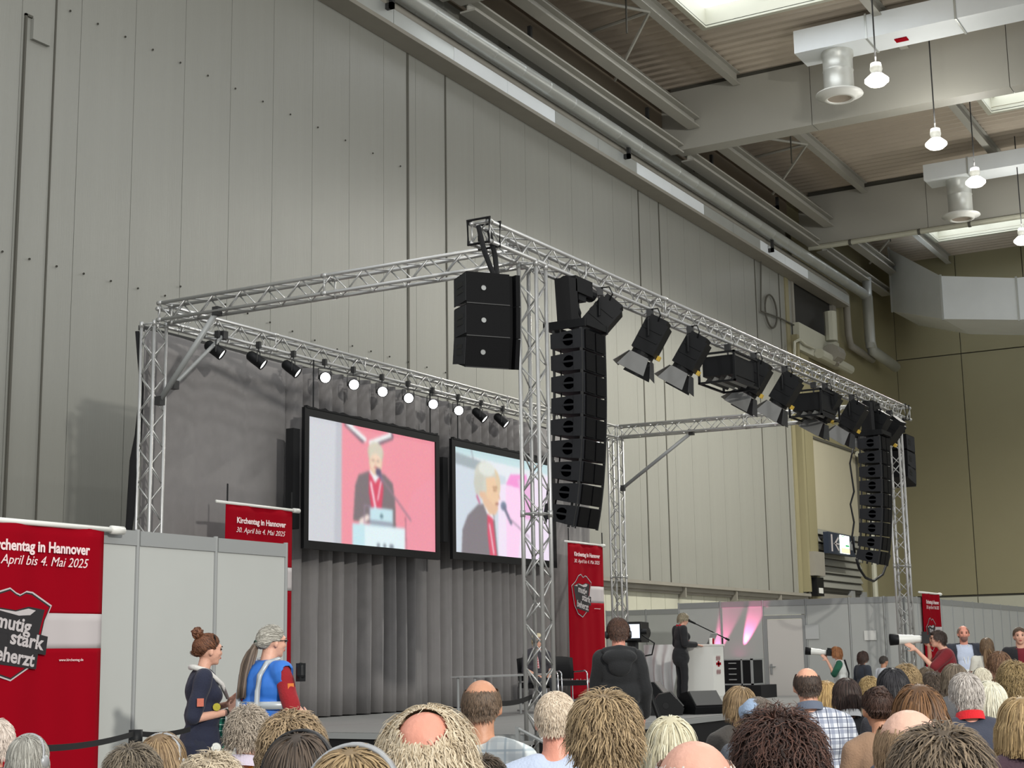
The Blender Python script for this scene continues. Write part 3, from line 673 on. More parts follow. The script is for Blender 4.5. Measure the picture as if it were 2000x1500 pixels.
def flood(px, py, lab):
    p = PY(px, py, 8.5); t = thing('flood_lamp', lab, 'stage lamp', (p[0], 8.42, 6.04), 0, 'flood lamps on the front truss')
    obj('clamp', MB().cbox((0, 0, -.02), (.06, .09, .1)).tube((0, 0, -.02), (0, 0, -.2), .015), M_clamp, t)
    b = MB().box((-.42, -.25, -.52), (.42, .25, -.22)); M = Matrix.Rotation(math.radians(0), 4, 'X')
    obj('housing', b, M_blk2, t)
    fr = MB()
    for z in (-.2,):
        fr.box((-.5, -.3, z), (.5, -.27, z+.03)).box((-.5, .27, z), (.5, .3, z+.03)).box((-.5, -.3, z), (-.47, .3, z+.03)).box((.47, -.3, z), (.5, .3, z+.03))
    fr.box((-.5, -.3, -.2), (-.47, -.27, -.62)).box((-.5, .27, -.2), (-.47, .3, -.62)).box((.47, -.3, -.2), (.5, -.27, -.62)).box((.47, .27, -.2), (.5, .3, -.62))
    fr.box((-.5, -.3, -.64), (.5, -.27, -.61)).box((-.5, .27, -.64), (.5, .3, -.61)).box((-.5, -.3, -.64), (-.47, .3, -.61)).box((.47, -.3, -.64), (.5, .3, -.61))
    obj('frame', fr, M_black, t)
    for k in range(5): obj('louvre', MB().add([(-.44, -.25+.1*k, -.54), (.44, -.25+.1*k, -.54), (.44, -.2+.1*k, -.6), (-.44, -.2+.1*k, -.6)], [(0, 1, 2, 3)]).add([(-.44, -.245+.1*k, -.54), (.44, -.245+.1*k, -.54), (.44, -.195+.1*k, -.6), (-.44, -.195+.1*k, -.6)], [(3, 2, 1, 0)]), M_alu if k % 2 else M_dg, t)
flood(1412, 690, 'black louvred flood lamp box, the nearer of the two on the front truss')
flood(1580, 756, 'black louvred flood lamp box, the further of the two on the front truss')

# small led spots under the rear truss
M_lens = mat('lit_lens', (255, 255, 255), .3, emit=(255, 255, 255), es=10)
M_lens2 = mat('lit_lens_edge', (255, 255, 255), .3, emit=(255, 255, 250), es=3)
def parmesh():
    can = MB().lathe([(.045, .2), (.075, .17), (.085, .08), (.088, -.04), (.092, -.06), (.092, -.1), (.082, -.1), (.08, -.075)], 16)
    return can.mesh('can', M_black, True), MB().lathe([(.001, -.082), (.08, -.08)], 16).mesh('lens', M_lens, True), MB().lathe([(.001, -.082), (.08, -.08)], 16).mesh('lens', M_lens2, True), \
        MB().path([(-.1, 0, .02), (-.1, 0, .2), (.1, 0, .2), (.1, 0, .02)], .009, 6).mesh('yoke', M_clamp), MB().cbox((0, 0, .02), (.05, .07, .1)).tube((0, 0, 0), (0, 0, -.08), .012).mesh('clamp', M_clamp)
PM = parmesh()
SP = [(424, 682), (505, 700), (573, 717), (634, 737), (690, 749), (746, 762), (797, 775), (845, 787), (895, 798), (940, 806), (982, 816), (1164, 862)]
nmo = ['leftmost', 'second', 'third', 'fourth', 'fifth', 'sixth', 'seventh', 'eighth', 'ninth', 'tenth', 'eleventh']
for i, (x, y) in enumerate(SP):
    p = PY(x, y, 14.42)
    lab = ('%s small black spotlight from the left under the rear truss' % nmo[i]) if i < 11 else 'lit small spotlight under the rear truss right of the line array'
    if i: lab = lab.replace('small black', 'small bright' if 3 <= i <= 8 or i == 11 else 'small black')
    t = thing('spotlight', lab, 'spotlight', (p[0], 14.42, 6.08), 0, 'small spotlights under the rear truss')
    put('clamp', PM[4], t); 
    # aim: at the audience for the lit ones
    if 3 <= i <= 8 or i == 11: aim = Vector((3, -2, 1.2))-Vector((p[0], 14.4, 5.85))
    else: aim = Vector((p[0]+1.6, 9.2, 1.0))-Vector((p[0], 14.4, 5.85)) if i > 8 else Vector((20+i*.5, 8.5, 1))-Vector((p[0], 14.4, 5.85))
    q = aim.to_track_quat('-Z', 'Y').to_euler()
    c = put('can', PM[0], t, (0, 0, -.23), q); l = put('lens', PM[1 if (3 <= i <= 8 or i == 11) else 2], c)
    y_ = put('yoke', PM[3], t, (0, 0, -.28), (0, 0, q.z))
    spot('stage_spot_light', Vector((p[0], 14.42, 5.85))+aim.normalized()*.14, Vector((p[0], 14.42, 5.85))+aim, 25, 40, .4, (1, 1, 1), .05)

# ================================================================== projection screens
def raster(w, h, ops, bg=(200, 200, 205), blur=1, ss=2):
    W, Hh = w*ss, h*ss; yy, xx = np.mgrid[0:Hh, 0:W]; xx = (xx+.5)/W; yy = (yy+.5)/Hh
    im = np.ones((Hh, W, 3))*np.array(bg)
    for op in ops:
        k, c = op[0], np.array(op[1], float)
        if k == 'poly':
            pts = op[2]; m = np.zeros(xx.shape, bool); j = len(pts)-1
            for i in range(len(pts)):
                xi, yi = pts[i]; xj, yj = pts[j]
                if yi != yj: m ^= ((yi > yy) != (yj > yy)) & (xx < (xj-xi)*(yy-yi)/(yj-yi)+xi)
                j = i
        elif k == 'ell':
            cx, cy, rx, ry = op[2]; m = ((xx-cx)/rx)**2+((yy-cy)/ry)**2 < 1
        elif k == 'line':
            (ax, ay), (bx, by), t = op[2]; asp = op[3] if len(op) > 3 else w/h
            px_, py_ = (xx-ax)*asp, yy-ay; dx, dy = (bx-ax)*asp, by-ay; s = np.clip((px_*dx+py_*dy)/(dx*dx+dy*dy), 0, 1)
            m = (px_-s*dx)**2+(py_-s*dy)**2 < t*t
        a = op[4] if len(op) > 4 else 1.0
        im[m] = im[m]*(1-a)+c*a
    im = im.reshape(h, ss, w, ss, 3).mean((1, 3))
    for _ in range(blur):
        p = np.pad(im, ((1, 1), (1, 1), (0, 0)), 'edge'); im = (p[:-2, 1:-1]+p[2:, 1:-1]+p[1:-1, :-2]+p[1:-1, 2:]+2*im)/6
    im += nrg.normal(0, 1.6, im.shape)
    return np.clip(im, 0, 255)
def picture(name, im, m, parent, corner, ux, uz):
    """flat picture: one coloured quad per cell, corner = top left, ux along the width, uz downward"""
    h, w = im.shape[:2]; j, i = np.mgrid[0:h+1, 0:w+1]
    co_ = np.array(corner)+np.array(ux)*(i[..., None]/w)+np.array(uz)*(j[..., None]/h)
    me = bpy.data.meshes.new(name); idx = (j*(w+1)+i)
    fc = np.stack([idx[:-1, :-1], idx[1:, :-1], idx[1:, 1:], idx[:-1, 1:]], -1).reshape(-1, 4)
    me.vertices.add((w+1)*(h+1)); me.vertices.foreach_set('co', co_.reshape(-1, 3).ravel())
    me.loops.add(fc.size); me.loops.foreach_set('vertex_index', fc.ravel().astype(np.int32))
    me.polygons.add(len(fc)); me.polygons.foreach_set('loop_start', np.arange(0, fc.size, 4, dtype=np.int32)); me.update()
    c = im.reshape(-1, 3)/255; c = np.where(c <= .04045, c/12.92, ((c+.055)/1.055)**2.4)
    rgba = np.ones((len(c), 4, 4), np.float32); rgba[:, :, :3] = c[:, None, :]
    at = me.color_attributes.new('Col', 'FLOAT_COLOR', 'CORNER'); at.data.foreach_set('color', rgba.ravel())
    me.materials.append(m); return put(name, me, parent)
M_scr = vcol_mat('projected_picture', True, .6, .92)
def screen(x0, x1, z0, z1, im, lab):
    t = thing('projection_screen', lab, 'screen'); y = 14.45; b = .13
    obj('frame_rail', MB().box((x0, y-.03, z1-b), (x1, y+.03, z1)), M_blk2, t); obj('frame_rail', MB().box((x0, y-.03, z0), (x1, y+.03, z0+b)), M_blk2, t)
    obj('frame_rail', MB().box((x0, y-.03, z0+b), (x0+b*.9, y+.03, z1-b)), M_blk2, t); obj('frame_rail', MB().box((x1-b*.9, y-.03, z0+b), (x1, y+.03, z1-b)), M_blk2, t)
    cl = MB().prism([(x0+.05, z1-.01)]+[(x0+.05+(x1-x0-.1)*i/40, z1+.012+.022*((i*7) % 5 == 0)+.006*(i % 3)) for i in range(41)]+[(x1-.05, z1-.01)], 1, y-.035, y+.03)
    obj('cloth_edge', cl, M_cloth_blk, t)
    obj('backing', MB().box((x0+b*.9, y+.005, z0+b), (x1-b*.9, y+.02, z1-b)), M_cloth_blk, t)
    picture('picture', im, M_scr, t, (x0+b*.9, y-.004, z1-b), (x1-x0-b*1.8, 0, 0), (0, 0, -(z1-z0-2*b)))
    for xx in (x0+.25, x1-.25): obj('hanging_strap', MB().tube((xx, y, z1), (xx, y, 6.1), .012, n=6), M_black, t)
    for s in (x0-.18,): obj('side_tower', MB().box((s, y+.05, z0+.3), (s+.16, y+.2, z1-.35)), M_cloth_blk, t)
    return base(t)
# pictures: a speaker at a lectern, front view; the same person from the side
s1 = [('poly', (206, 208, 214), [(0, 0), (.21, 0), (.2, 1), (0, 1)]), ('poly', (190, 192, 200), [(.2, 0), (.25, 0), (.25, 1), (.19, 1)]),
      ('poly', (238, 146, 160), [(.245, 0), (1, 0), (1, 1), (.245, 1)]), ('poly', (236, 150, 168), [(.8, .5), (1, .3), (1, 1), (.7, 1)], 0, .5),
      ('line', (120, 96, 110), ((.28, .0), (.4, .105), .03)), ('line', (238, 240, 240), ((.28, -.01), (.42, .1), .02)), ('line', (120, 96, 110), ((.5, .115), (.63, .03), .03)), ('line', (238, 240, 240), ((.46, .12), (.62, .02), .02)),
      ('poly', (120, 108, 112), [(.33, .8), (.345, .5), (.37, .41), (.45, .365), (.57, .37), (.64, .44), (.66, .6), (.665, .82)]),
      ('poly', (214, 66, 96), [(.45, .38), (.55, .38), (.565, .5), (.55, .68), (.47, .68), (.45, .55)]), ('poly', (240, 238, 240), [(.455, .37), (.5, .46), (.55, .37), (.545, .34), (.465, .34)]),
      ('line', (250, 235, 240), ((.465, .46), (.5, .66), .012)), ('line', (250, 235, 240), ((.545, .44), (.52, .6), .008)),
      ('ell', (232, 196, 168), (.503, .285, .052, .105)), ('ell', (212, 205, 186), (.503, .19, .062, .085)), ('poly', (204, 196, 172), [(.44, .2), (.46, .32), (.455, .15)]), ('poly', (204, 196, 172), [(.565, .2), (.548, .32), (.552, .15)]),
      ('ell', (240, 210, 186), (.503, .28, .042, .075)), ('line', (140, 110, 100), ((.475, .265), (.49, .267), .006)), ('line', (140, 110, 100), ((.515, .267), (.53, .265), .006)), ('line', (226, 186, 160), ((.503, .27), (.503, .3), .007)), ('line', (190, 110, 110), ((.492, .325), (.514, .325), .006)),
      ('line', (110, 100, 130), ((.525, .36), (.555, .42), .02)), ('line', (150, 120, 135), ((.55, .41), (.79, .74), .009)), ('line', (150, 100, 118), ((.745, .72), (.75, 1), .006)), ('ell', (90, 80, 110), (.525, .36, .022, .035)),
      ('line', (236, 218, 210), ((.39, .8), (.44, .76), .025)), ('line', (236, 218, 210), ((.62, .8), (.6, .76), .02)),
      ('poly', (196, 226, 234), [(.46, .67), (.64, .665), (.64, .8), (.46, .81)]), ('poly', (150, 158, 172), [(.46, .78), (.635, .775), (.64, .83), (.46, .84)]), ('ell', (90, 120, 130), (.55, .735, .012, .018)),
      ('line', (150, 130, 150), ((.415, .66), (.415, .8), .006)), ('line', (150, 130, 150), ((.455, .66), (.455, .8), .006)), ('line', (150, 130, 150), ((.415, .66), (.455, .66), .006)),
      ('poly', (196, 228, 236), [(.325, .82), (.74, .815), (.74, 1), (.325, 1)]), ('poly', (224, 240, 244), [(.42, .83), (.74, .82), (.74, 1), (.42, 1)]), ('line', (90, 96, 110), ((.52, .985), (.53, .985), .012)), ('line', (90, 96, 110), ((.57, .985), (.58, .985), .012)), ('line', (90, 96, 110), ((.62, .985), (.64, .985), .012))]
s2 = [('poly', (196, 222, 226), [(0, 0), (1, 0), (1, .1), (0, .06)]), ('poly', (206, 216, 226), [(0, .16), (.5, .2), (.5, 1), (0, 1)]), ('poly', (160, 172, 178), [(0, .05), (.3, .1), (.3, .2), (0, .16)]), ('line', (150, 150, 160), ((.16, 0), (.18, .09), .006)),
      ('poly', (240, 226, 244), [(.42, .3), (1, .1), (1, 1), (.42, 1)]), ('poly', (244, 150, 214), [(.55, .17), (.72, .14), (.74, .3), (.5, .28)]), ('poly', (250, 210, 240), [(.5, .3), (.7, .28), (.62, 1), (.5, 1)]), ('poly', (236, 180, 222), [(.62, .2), (.8, .2), (.78, .6), (.7, .6)]),
      ('poly', (126, 118, 124), [(.06, 1), (.07, .78), (.12, .64), (.22, .52), (.32, .5), (.38, .62), (.41, 1)]),
      ('poly', (240, 240, 244), [(.26, .48), (.3, .46), (.38, .64), (.34, .68)]), ('poly', (214, 76, 104), [(.31, .6), (.365, .64), (.4, 1), (.33, 1), (.31, .8)]), ('line', (245, 235, 240), ((.33, .7), (.37, .98), .009)),
      ('poly', (228, 190, 158), [(.25, .4), (.42, .3), (.43, .42), (.415, .5), (.42, .54), (.39, .6), (.33, .6), (.27, .5)]),
      ('ell', (222, 200, 166), (.36, .3, .085, .17)), ('ell', (206, 206, 194), (.295, .235, .105, .15)), ('poly', (200, 200, 188), [(.19, .24), (.28, .2), (.26, .44), (.2, .42), (.18, .32)]), ('ell', (222, 226, 218), (.31, .16, .08, .07)), ('ell', (226, 186, 156), (.255, .42, .02, .035)),
      ('poly', (236, 200, 164), [(.3, .25), (.39, .22), (.415, .34), (.43, .42), (.42, .47), (.38, .5), (.31, .44)]), ('line', (150, 110, 84), ((.375, .36), (.405, .355), .006)), ('line', (160, 120, 92), ((.37, .33), (.41, .325), .007)), ('line', (150, 84, 76), ((.395, .49), (.42, .485), .008)), ('line', (216, 168, 136), ((.425, .4), (.437, .435), .008)),
      ('line', (196, 90, 130), ((.21, .44), (.235, .5), .012)),
      ('ell', (120, 132, 156), (.475, .5, .03, .045)), ('line', (112, 112, 136), ((.48, .51), (.55, .66), .02)), ('line', (160, 140, 160), ((.54, .62), (.74, .78), .008))]
screen(18.57, 22.45, 3.1, 5.31, raster(160, 90, s1, blur=3), 'black framed screen showing the speaker from the front with a pink background')
screen(22.87, 26.78, 3.14, 5.31, raster(160, 90, s2, (228, 232, 238), blur=3), 'black framed screen half behind the near column showing the speaker in profile')

# ================================================================== banners
M_logo_k = mat('print_black', (36, 34, 36), .8)
M_txt = mat('print_pale', (238, 214, 214), .8)
def banner(lab, X0, y, z1, w_, h_, tips=(.0, .18), hooks=True, cut=None):
    t = thing('banner', lab, 'banner', (X0, y, z1-h_))
    n = 24; V = []; r = random.Random(int(X0*10))
    def wave(x, z): return .010*math.sin(x*7+1+z*.4)+.006*math.sin(x*17+z)
    nz = 31; zs = np.linspace(0, h_, nz)
    s0, s1_ = h_*(1-.385), h_*(1-.275)     # white stripe
    zs = np.array(sorted(list(zs)+[s0, s1_]))
    for z in zs:
        for i in range(n+1): x = w_*i/n; V.append((x, wave(x, z), z))
    W = n+1
    F1 = []; F2 = []
    for j in range(len(zs)-1):
        zm = (zs[j]+zs[j+1])/2
        for i in range(n):
            (F2 if s0 < zm < s1_ and i > n*.42 else F1).append((j*W+i, j*W+i+1, (j+1)*W+i+1, (j+1)*W+i))
    m = MB().add(V, F1); m.add(V, F2, 1)
    c = obj('cloth', m, [M_red, M_white], t, True)
    md = c.modifiers.new('thickness', 'SOLIDIFY'); md.thickness = .004; md.offset = 1
    obj('pole', MB().tube((-tips[0]-.02, 0, h_+.01), (w_+tips[1], 0, h_+.01), .022, n=10).tube((w_+tips[1]-.12, 0, h_+.01), (w_+tips[1]+.02, 0, h_+.01), .036, n=10), M_wplast, t, True)
    # lettering (flat print, sits on the cloth)
    def txt(s, size, x, z, shear=0, bold=0, m=M_txt, al='LEFT', rot=0, wd=None):
        me = text_mesh(s, size, m, shear, bold, .0008, al); o = put('lettering', me, t, (x, -.02, z), (PI/2, rot, 0))
        if wd: k = wd/max(1e-3, max(v.co.x for v in me.vertices)-min(v.co.x for v in me.vertices)); o.scale = (k, 1, 1)
        return o
    txt('Kirchentag in Hannover', .115, .14*w_, h_*.915, bold=.0035, wd=.74*w_)
    txt('30. April bis 4. Mai 2025', .105, .13*w_, h_*.872, shear=.3, wd=.74*w_)
    txt('kirchentag.de', .11, .12*w_, h_*.1, bold=.003, m=M_white, wd=.4*w_)
    txt('www.kirchentag.de', .03, .68*w_, h_*.575, wd=.18*w_)
    # mouth emblem
    cx, cz, s, sv = .33*w_, h_*.66, .29*w_, .143*h_
    def poly(pts, m, yy, nm):
        me = MB().add([(cx+p[0]*s, yy, cz+p[1]*sv) for p in pts], [tuple(range(len(pts)))]).mesh(nm, m); bm = bmesh.new(); bm.from_mesh(me); bmesh.ops.triangulate(bm, faces=bm.faces); bm.to_mesh(me); bm.free(); put(nm, me, t)
    outer = [(-.98, .42), (-.6, .62), (-.3, .9), (-.05, .98), (.1, .88), (.2, .84), (.35, .92), (.5, .9), (.98, .62), (.84, .3), (.7, -.35), (.5, -.72), (.05, -1.0), (-.4, -.85), (-.75, -.45)]
    k = lambda P, f, dz=0: [(x*f, z*f+dz) for x, z in P]
    poly(outer, M_white, -.0185, 'emblem_outline'); poly(k(outer, .965), M_logo_k, -.0195, 'emblem_edge'); poly(k(outer, .93), M_red, -.0205, 'emblem_lips')
    poly([(-.8, .42), (-.3, .55), (.1, .5), (.4, .58), (.8, .52), (.7, .1), (.62, -.3), (.3, -.55), (-.2, -.5), (-.62, -.2)], M_logo_k, -.0215, 'emblem_mouth')
    poly([(-.7, .42), (-.3, .52), (.1, .47), (.4, .54), (.58, .5), (.45, .4), (.1, .38), (-.3, .4)], M_white, -.0222, 'emblem_teeth')
    for i, (s_, dx, dz) in enumerate((('mutig', -.38, .16), ('stark', -.02, -.2), ('beherzt', -.52, -.5))):
        poly([(dx-.05, dz-.1), (dx+(.88 if i < 2 else 1.16), dz-.26), (dx+(.92 if i < 2 else 1.2), dz+.14), (dx-.03, dz+.36)], M_logo_k, -.0225-.0003*i, 'word_patch')
        txt(s_, .42*sv, cx+dx*s, cz+dz*sv, bold=.004, m=M_white, rot=math.radians(9), wd=(.84, .82, 1.1)[i]*s).location.y = -.0245
    if hooks:
        for x in (0.02, w_-.02): obj('hanging_cord', MB().tube((x, 0, h_+.01), (x, 0, h_+.28), .012, n=6), M_black, t)
    return t
banner('large red banner with the black mouth emblem, hanging on the left partition', PY(215, 1036, 9.05)[0]-1.42, 9.12, 2.49, 1.42, 3.08*.8+.02, (0, .2), False)
banner('red banner hanging behind the left partition, only its lettered top showing', 16.5, 14.2, 3.62, 1.5, 3.1, (.2, .14))
banner('slim looking red banner right of the near column, hanging full length before the curtain', 26.95, 14.25, 3.66, 1.55, 3.1, (.12, .06))
banner('small distant red banner on the far right partition, behind the photographer in red', PY(1805, 1172, 8.75)[0], 8.78, 2.62, PY(1838, 1175, 8.75)[0]-PY(1805, 1172, 8.75)[0], 2.6, (.25, .1), False)

# ================================================================== stage furniture
pod = thing('lectern', 'white box lectern with a red and grey emblem on its front panel', 'lectern')
px0, px1 = 27.35, 27.9; py1, py0 = PX(1336, 1258, 27.35)[1], PX(1391, 1258, 27.35)[1]
pz = PX(1391, 1258, 27.35)[2]
obj('cabinet', MB().prism([(py1, ZS), (py0+.04, ZS), (py0, ZS+.1), (py0, pz-.03), (py1, pz-.03)], 0, px0, px1), M_wplast, pod)
obj('top', MB().box((px0-.02, py0-.02, pz-.03), (px1+.02, py1+.02, pz)), M_wplast, pod)
fr = put('emblem', text_mesh('###', .12, M_logo_k, 0, .004, .001), pod, (px0+.16, py0-.002, pz-.3), (PI/2, 0, 0)); fr.data.materials[0] = mat('emblem_grey', (150, 110, 110), .7)
obj('emblem_band', MB().box((px0+.16, py0-.004, pz-.4), (px0+.4, py0-.0, pz-.35)).box((px0+.24, py0-.004, pz-.43), (px0+.32, py0-.0, pz-.32)), M_red, pod)
fr = put('emblem', text_mesh('###', .12, MATS['emblem_grey'], 0, .004, .001), pod, (px0+.16, py0-.002, pz-.56), (PI/2, 0, 0))
base(pod)
t = thing('laptop', 'open silver laptop on the white lectern', 'laptop', (27.6, (py0+py1)/2-.12, pz))
obj('keyboard_base', MB().box((-.16, -.02, 0), (.16, .2, .016)), M_alu, t); obj('lid', MB().prism([(-.02, .016), (-.03, .02), (-.13, .21), (-.12, .215)], 0, -.16, .16), M_alu, t)
t = thing('carafe', 'small glass and red can beside the laptop on the lectern', 'glass', (27.45, py0+.07, pz)); obj('glass', MB().lathe([(.03, 0), (.035, .12), (.03, .12), (.026, .01)], 14), M_wplast, t, True); obj('can', MB().lathe([(.001, 0), (.03, 0), (.03, .11), (.001, .11)], 14, (.09, 0, 0)), M_red, t, True)
t = thing('microphone_stand', 'black microphone stand with a long boom reaching over the lectern', 'microphone stand')
sx, sy = 28.15, PX(1411, 1246, 28.15)[1]; tip = PX(1358, 1218, 27.7); top = PX(1411, 1246, 28.15); end = PX(1424, 1250, 28.3)
obj('pole', MB().tube((sx, sy, ZS+.03), top, .014), M_black, t); obj('boom', MB().tube(end, tip, .012).tube(end, Vector(end)*.9+Vector(tip)*.1, .022), M_black, t); obj('base_plate', MB().lathe([(.001, .03), (.13, .03), (.14, 0), (.001, 0)], 16, (sx, sy, ZS)), M_black, t)
q = Vector(tip)+(Vector(tip)-Vector(end)).normalized()*.16
obj('microphone', MB().tube(tip, q, .018, .024).ell(q, (.032, .032, .034)), M_blk2, t, True); base(t)
def wedge(px, py, rz, lab, sc=1):
    p = PZ(px, py, ZS); t = thing('stage_monitor', lab, 'loudspeaker', p, rz, 'black wedge monitors on the stage'); t.scale = (sc,)*3
    pr = [(-.3, 0), (.26, 0), (.3, .12), (.06, .4), (-.14, .36), (-.3, .16)]
    obj('cabinet', MB().prism(pr, 0, -.32, .32), M_blk2, t)
    obj('grille', MB().add([(-.3, .28, .15), (.3, .28, .15), (.3, .075, .395), (-.3, .075, .395), (-.3, .3, .16), (.3, .3, .16), (.3, .095, .405), (-.3, .095, .405)], [(4, 5, 6, 7), (0, 4, 7, 3), (1, 2, 6, 5), (3, 7, 6, 2), (0, 1, 5, 4)]), mat('wedge_grille', (74, 74, 73), .6) if 'wedge_grille' not in MATS else MATS['wedge_grille'], t)
    for s in (-1, 1): obj('side_port', MB().lathe([(.001, 0), (.06, 0), (.06, .006)], 12, (s*.322, -.02, .17), Quaternion((0, 1, 0), s*PI/2)), M_black, t)
wedge(1275, 1370, math.radians(195), 'black wedge monitor behind the other two, by the camera operator', .95)
wedge(1303, 1396, math.radians(205), 'black wedge monitor in the middle, at the stage edge', .86)
wedge(1368, 1394, math.radians(150), 'black wedge monitor nearest the lectern, its grille turned away', .86)
t = thing('flight_case', 'black flight case rack with metal corners right of the lectern', 'case')
a = PX(1413, 1288, 29.5); b = PX(1470, 1335, 29.5)
obj('case_body', MB().box((29.5, b[1], .78), (30.1, a[1], a[2])), M_blk2, t); obj('edge_trim', MB().box((29.47, b[1]-.02, .76), (29.52, b[1]+.02, a[2]+.02)).box((29.47, b[1]+.2, .76), (29.5, b[1]+.23, a[2])).box((29.47, b[1]-.02, a[2]-.02), (30.12, a[1], a[2]+.01)).box((29.47, b[1]-.02, .76), (30.1, a[1], .79)), M_alu, t)
for i in range(4): obj('latch', MB().box((29.46, a[1]-.28, .86+i*.11), (29.5, a[1]-.12, .88+i*.11)), M_alu, t)
base(t)
t = thing('case_trolley', 'black crate the flight case stands on', 'case'); obj('crate', MB().box((29.3, b[1]-.25, ZS), (30.2, a[1]+.5, .76)), M_cloth_blk, t); base(t)
PINK = (1, .16, .42)
for i, (x, y, z, tx, ty) in enumerate(((31.5, PX(1378, 1290, 31.5)[1], 1.0, PX(1398, 1172, 31.7), 0), (31.5, PX(1438, 1280, 31.5)[1], 1.3, PX(1472, 1172, 31.7), 0))):
    t = thing('uplighter', ('pink uplighter behind the lectern', 'pink uplighter on the flight case, glowing')[i], 'stage lamp', (x, y, z-.18))
    obj('stand', MB().tube((0, 0, -z+.18), (0, 0, 0), .02), M_black, t); obj('can', MB().lathe([(.06, 0), (.07, .1), (.07, .16)], 14), M_black, t, True)
    obj('lens', MB().lathe([(.001, .15), (.065, .15)], 14), mat('pink_lens%d' % i, (255, 80, 170), .4, emit=(255, 60, 170), es=6), t)
    spot('uplight', (31.58, y, z), (31.75, y-.42*(2.5-z), 2.5), 420, 24, .7, PINK, .02)
# cloth-covered table behind
t = thing('draped_table', 'table under a hanging silver grey cloth left of the speaker', 'table')
a = PX(1257, 1262, 29.0); b = PX(1322, 1262, 29.0); V = []; n = 44
for j in range(9):
    for i in range(n+1):
        s = i/n; z = 1.6-(1.6-.52)*j/8; y = a[1]+(b[1]-a[1])*s
        V.append((29.0+.09*math.sin(s*22+math.sin(j*.5)*2.2+j*.35*s)*(.2+j/8)-.02*j, y-(.0 if s > .7 else 0)*j, z))
W = n+1; c = obj('cloth', MB().add(V, [(j*W+i, j*W+i+1, (j+1)*W+i+1, (j+1)*W+i) for j in range(8) for i in range(n)]), mat('silver_cloth', (205, 205, 203), .5, 0, .05, 4, sheen=.3), t, True)
obj('table_frame', MB().box((29.08, b[1], 1.55), (29.7, a[1], 1.6)).box((29.1, b[1]+.02, ZS), (29.14, b[1]+.06, 1.55)).box((29.1, a[1]-.06, ZS), (29.14, a[1]-.02, 1.55)), M_alu, t); base(t)
# exit style sign
t = thing('hanging_sign', 'dark sign with a white arrow and a lit white and green panel, above the shutter', 'sign')
a = PY(1617, 1038, 18.4); b = PY(1671, 1088, 18.4); W_ = b[0]-a[0]; Hh = a[2]-b[2]
obj('board', MB().box((a[0], 18.4, b[2]), (b[0], 18.6, a[2])), mat('sign_navy', (34, 44, 62), .5), t)
obj('arrow', MB().box((a[0]+.2*W_, 18.385, b[2]+.46*Hh), (a[0]+.4*W_, 18.4, b[2]+.52*Hh)).add([(a[0]+.2*W_, 18.385, b[2]+.5*Hh), (a[0]+.34*W_, 18.385, b[2]+.82*Hh), (a[0]+.38*W_, 18.385, b[2]+.78*Hh), (a[0]+.26*W_, 18.385, b[2]+.49*Hh), (a[0]+.38*W_, 18.385, b[2]+.2*Hh), (a[0]+.34*W_, 18.385, b[2]+.16*Hh)], [(0, 1, 2, 3), (0, 3, 4, 5)]).box((a[0]+.1*W_, 18.385, b[2]+.1*Hh), (a[0]+.14*W_, 18.4, a[2]-.1*Hh)), M_white, t)
obj('lit_panel', MB().box((a[0]+.42*W_, 18.37, b[2]+.08*Hh), (a[0]+.76*W_, 18.4, a[2]-.06*Hh)), mat('lit_panel', (255, 255, 255), .5, emit=(240, 255, 240), es=2.6), t)
obj('lit_mark', MB().box((a[0]+.6*W_, 18.36, b[2]+.42*Hh), (a[0]+.74*W_, 18.37, b[2]+.5*Hh)).box((a[0]+.46*W_, 18.36, a[2]-.12*Hh), (a[0]+.6*W_, 18.37, a[2]-.09*Hh)), mat('sign_green', (40, 150, 90), .5, emit=(40, 170, 90), es=.6), t)
obj('lit_lower', MB().box((a[0]+.43*W_, 18.36, b[2]+.09*Hh), (a[0]+.75*W_, 18.37, b[2]+.34*Hh)), mat('sign_peach', (255, 190, 150), .5, emit=(255, 190, 150), es=1.4), t)
obj('pictogram', MB().box((a[0]+.82*W_, 18.385, b[2]+.3*Hh), (a[0]+.84*W_, 18.4, a[2]-.25*Hh)).box((a[0]+.82*W_, 18.385, a[2]-.29*Hh), (a[0]+.93*W_, 18.4, a[2]-.25*Hh)).box((a[0]+.87*W_, 18.385, b[2]+.3*Hh), (a[0]+.89*W_, 18.4, a[2]-.4*Hh)), M_alu, t)
obj('mounting_arm', MB().box((a[0]+.2*W_, 18.6, a[2]-.2), (a[0]+.3*W_, 19, a[2]-.1)).box((a[0]+.7*W_, 18.6, a[2]-.2), (a[0]+.8*W_, 19, a[2]-.1)), M_clamp, t); base(t)
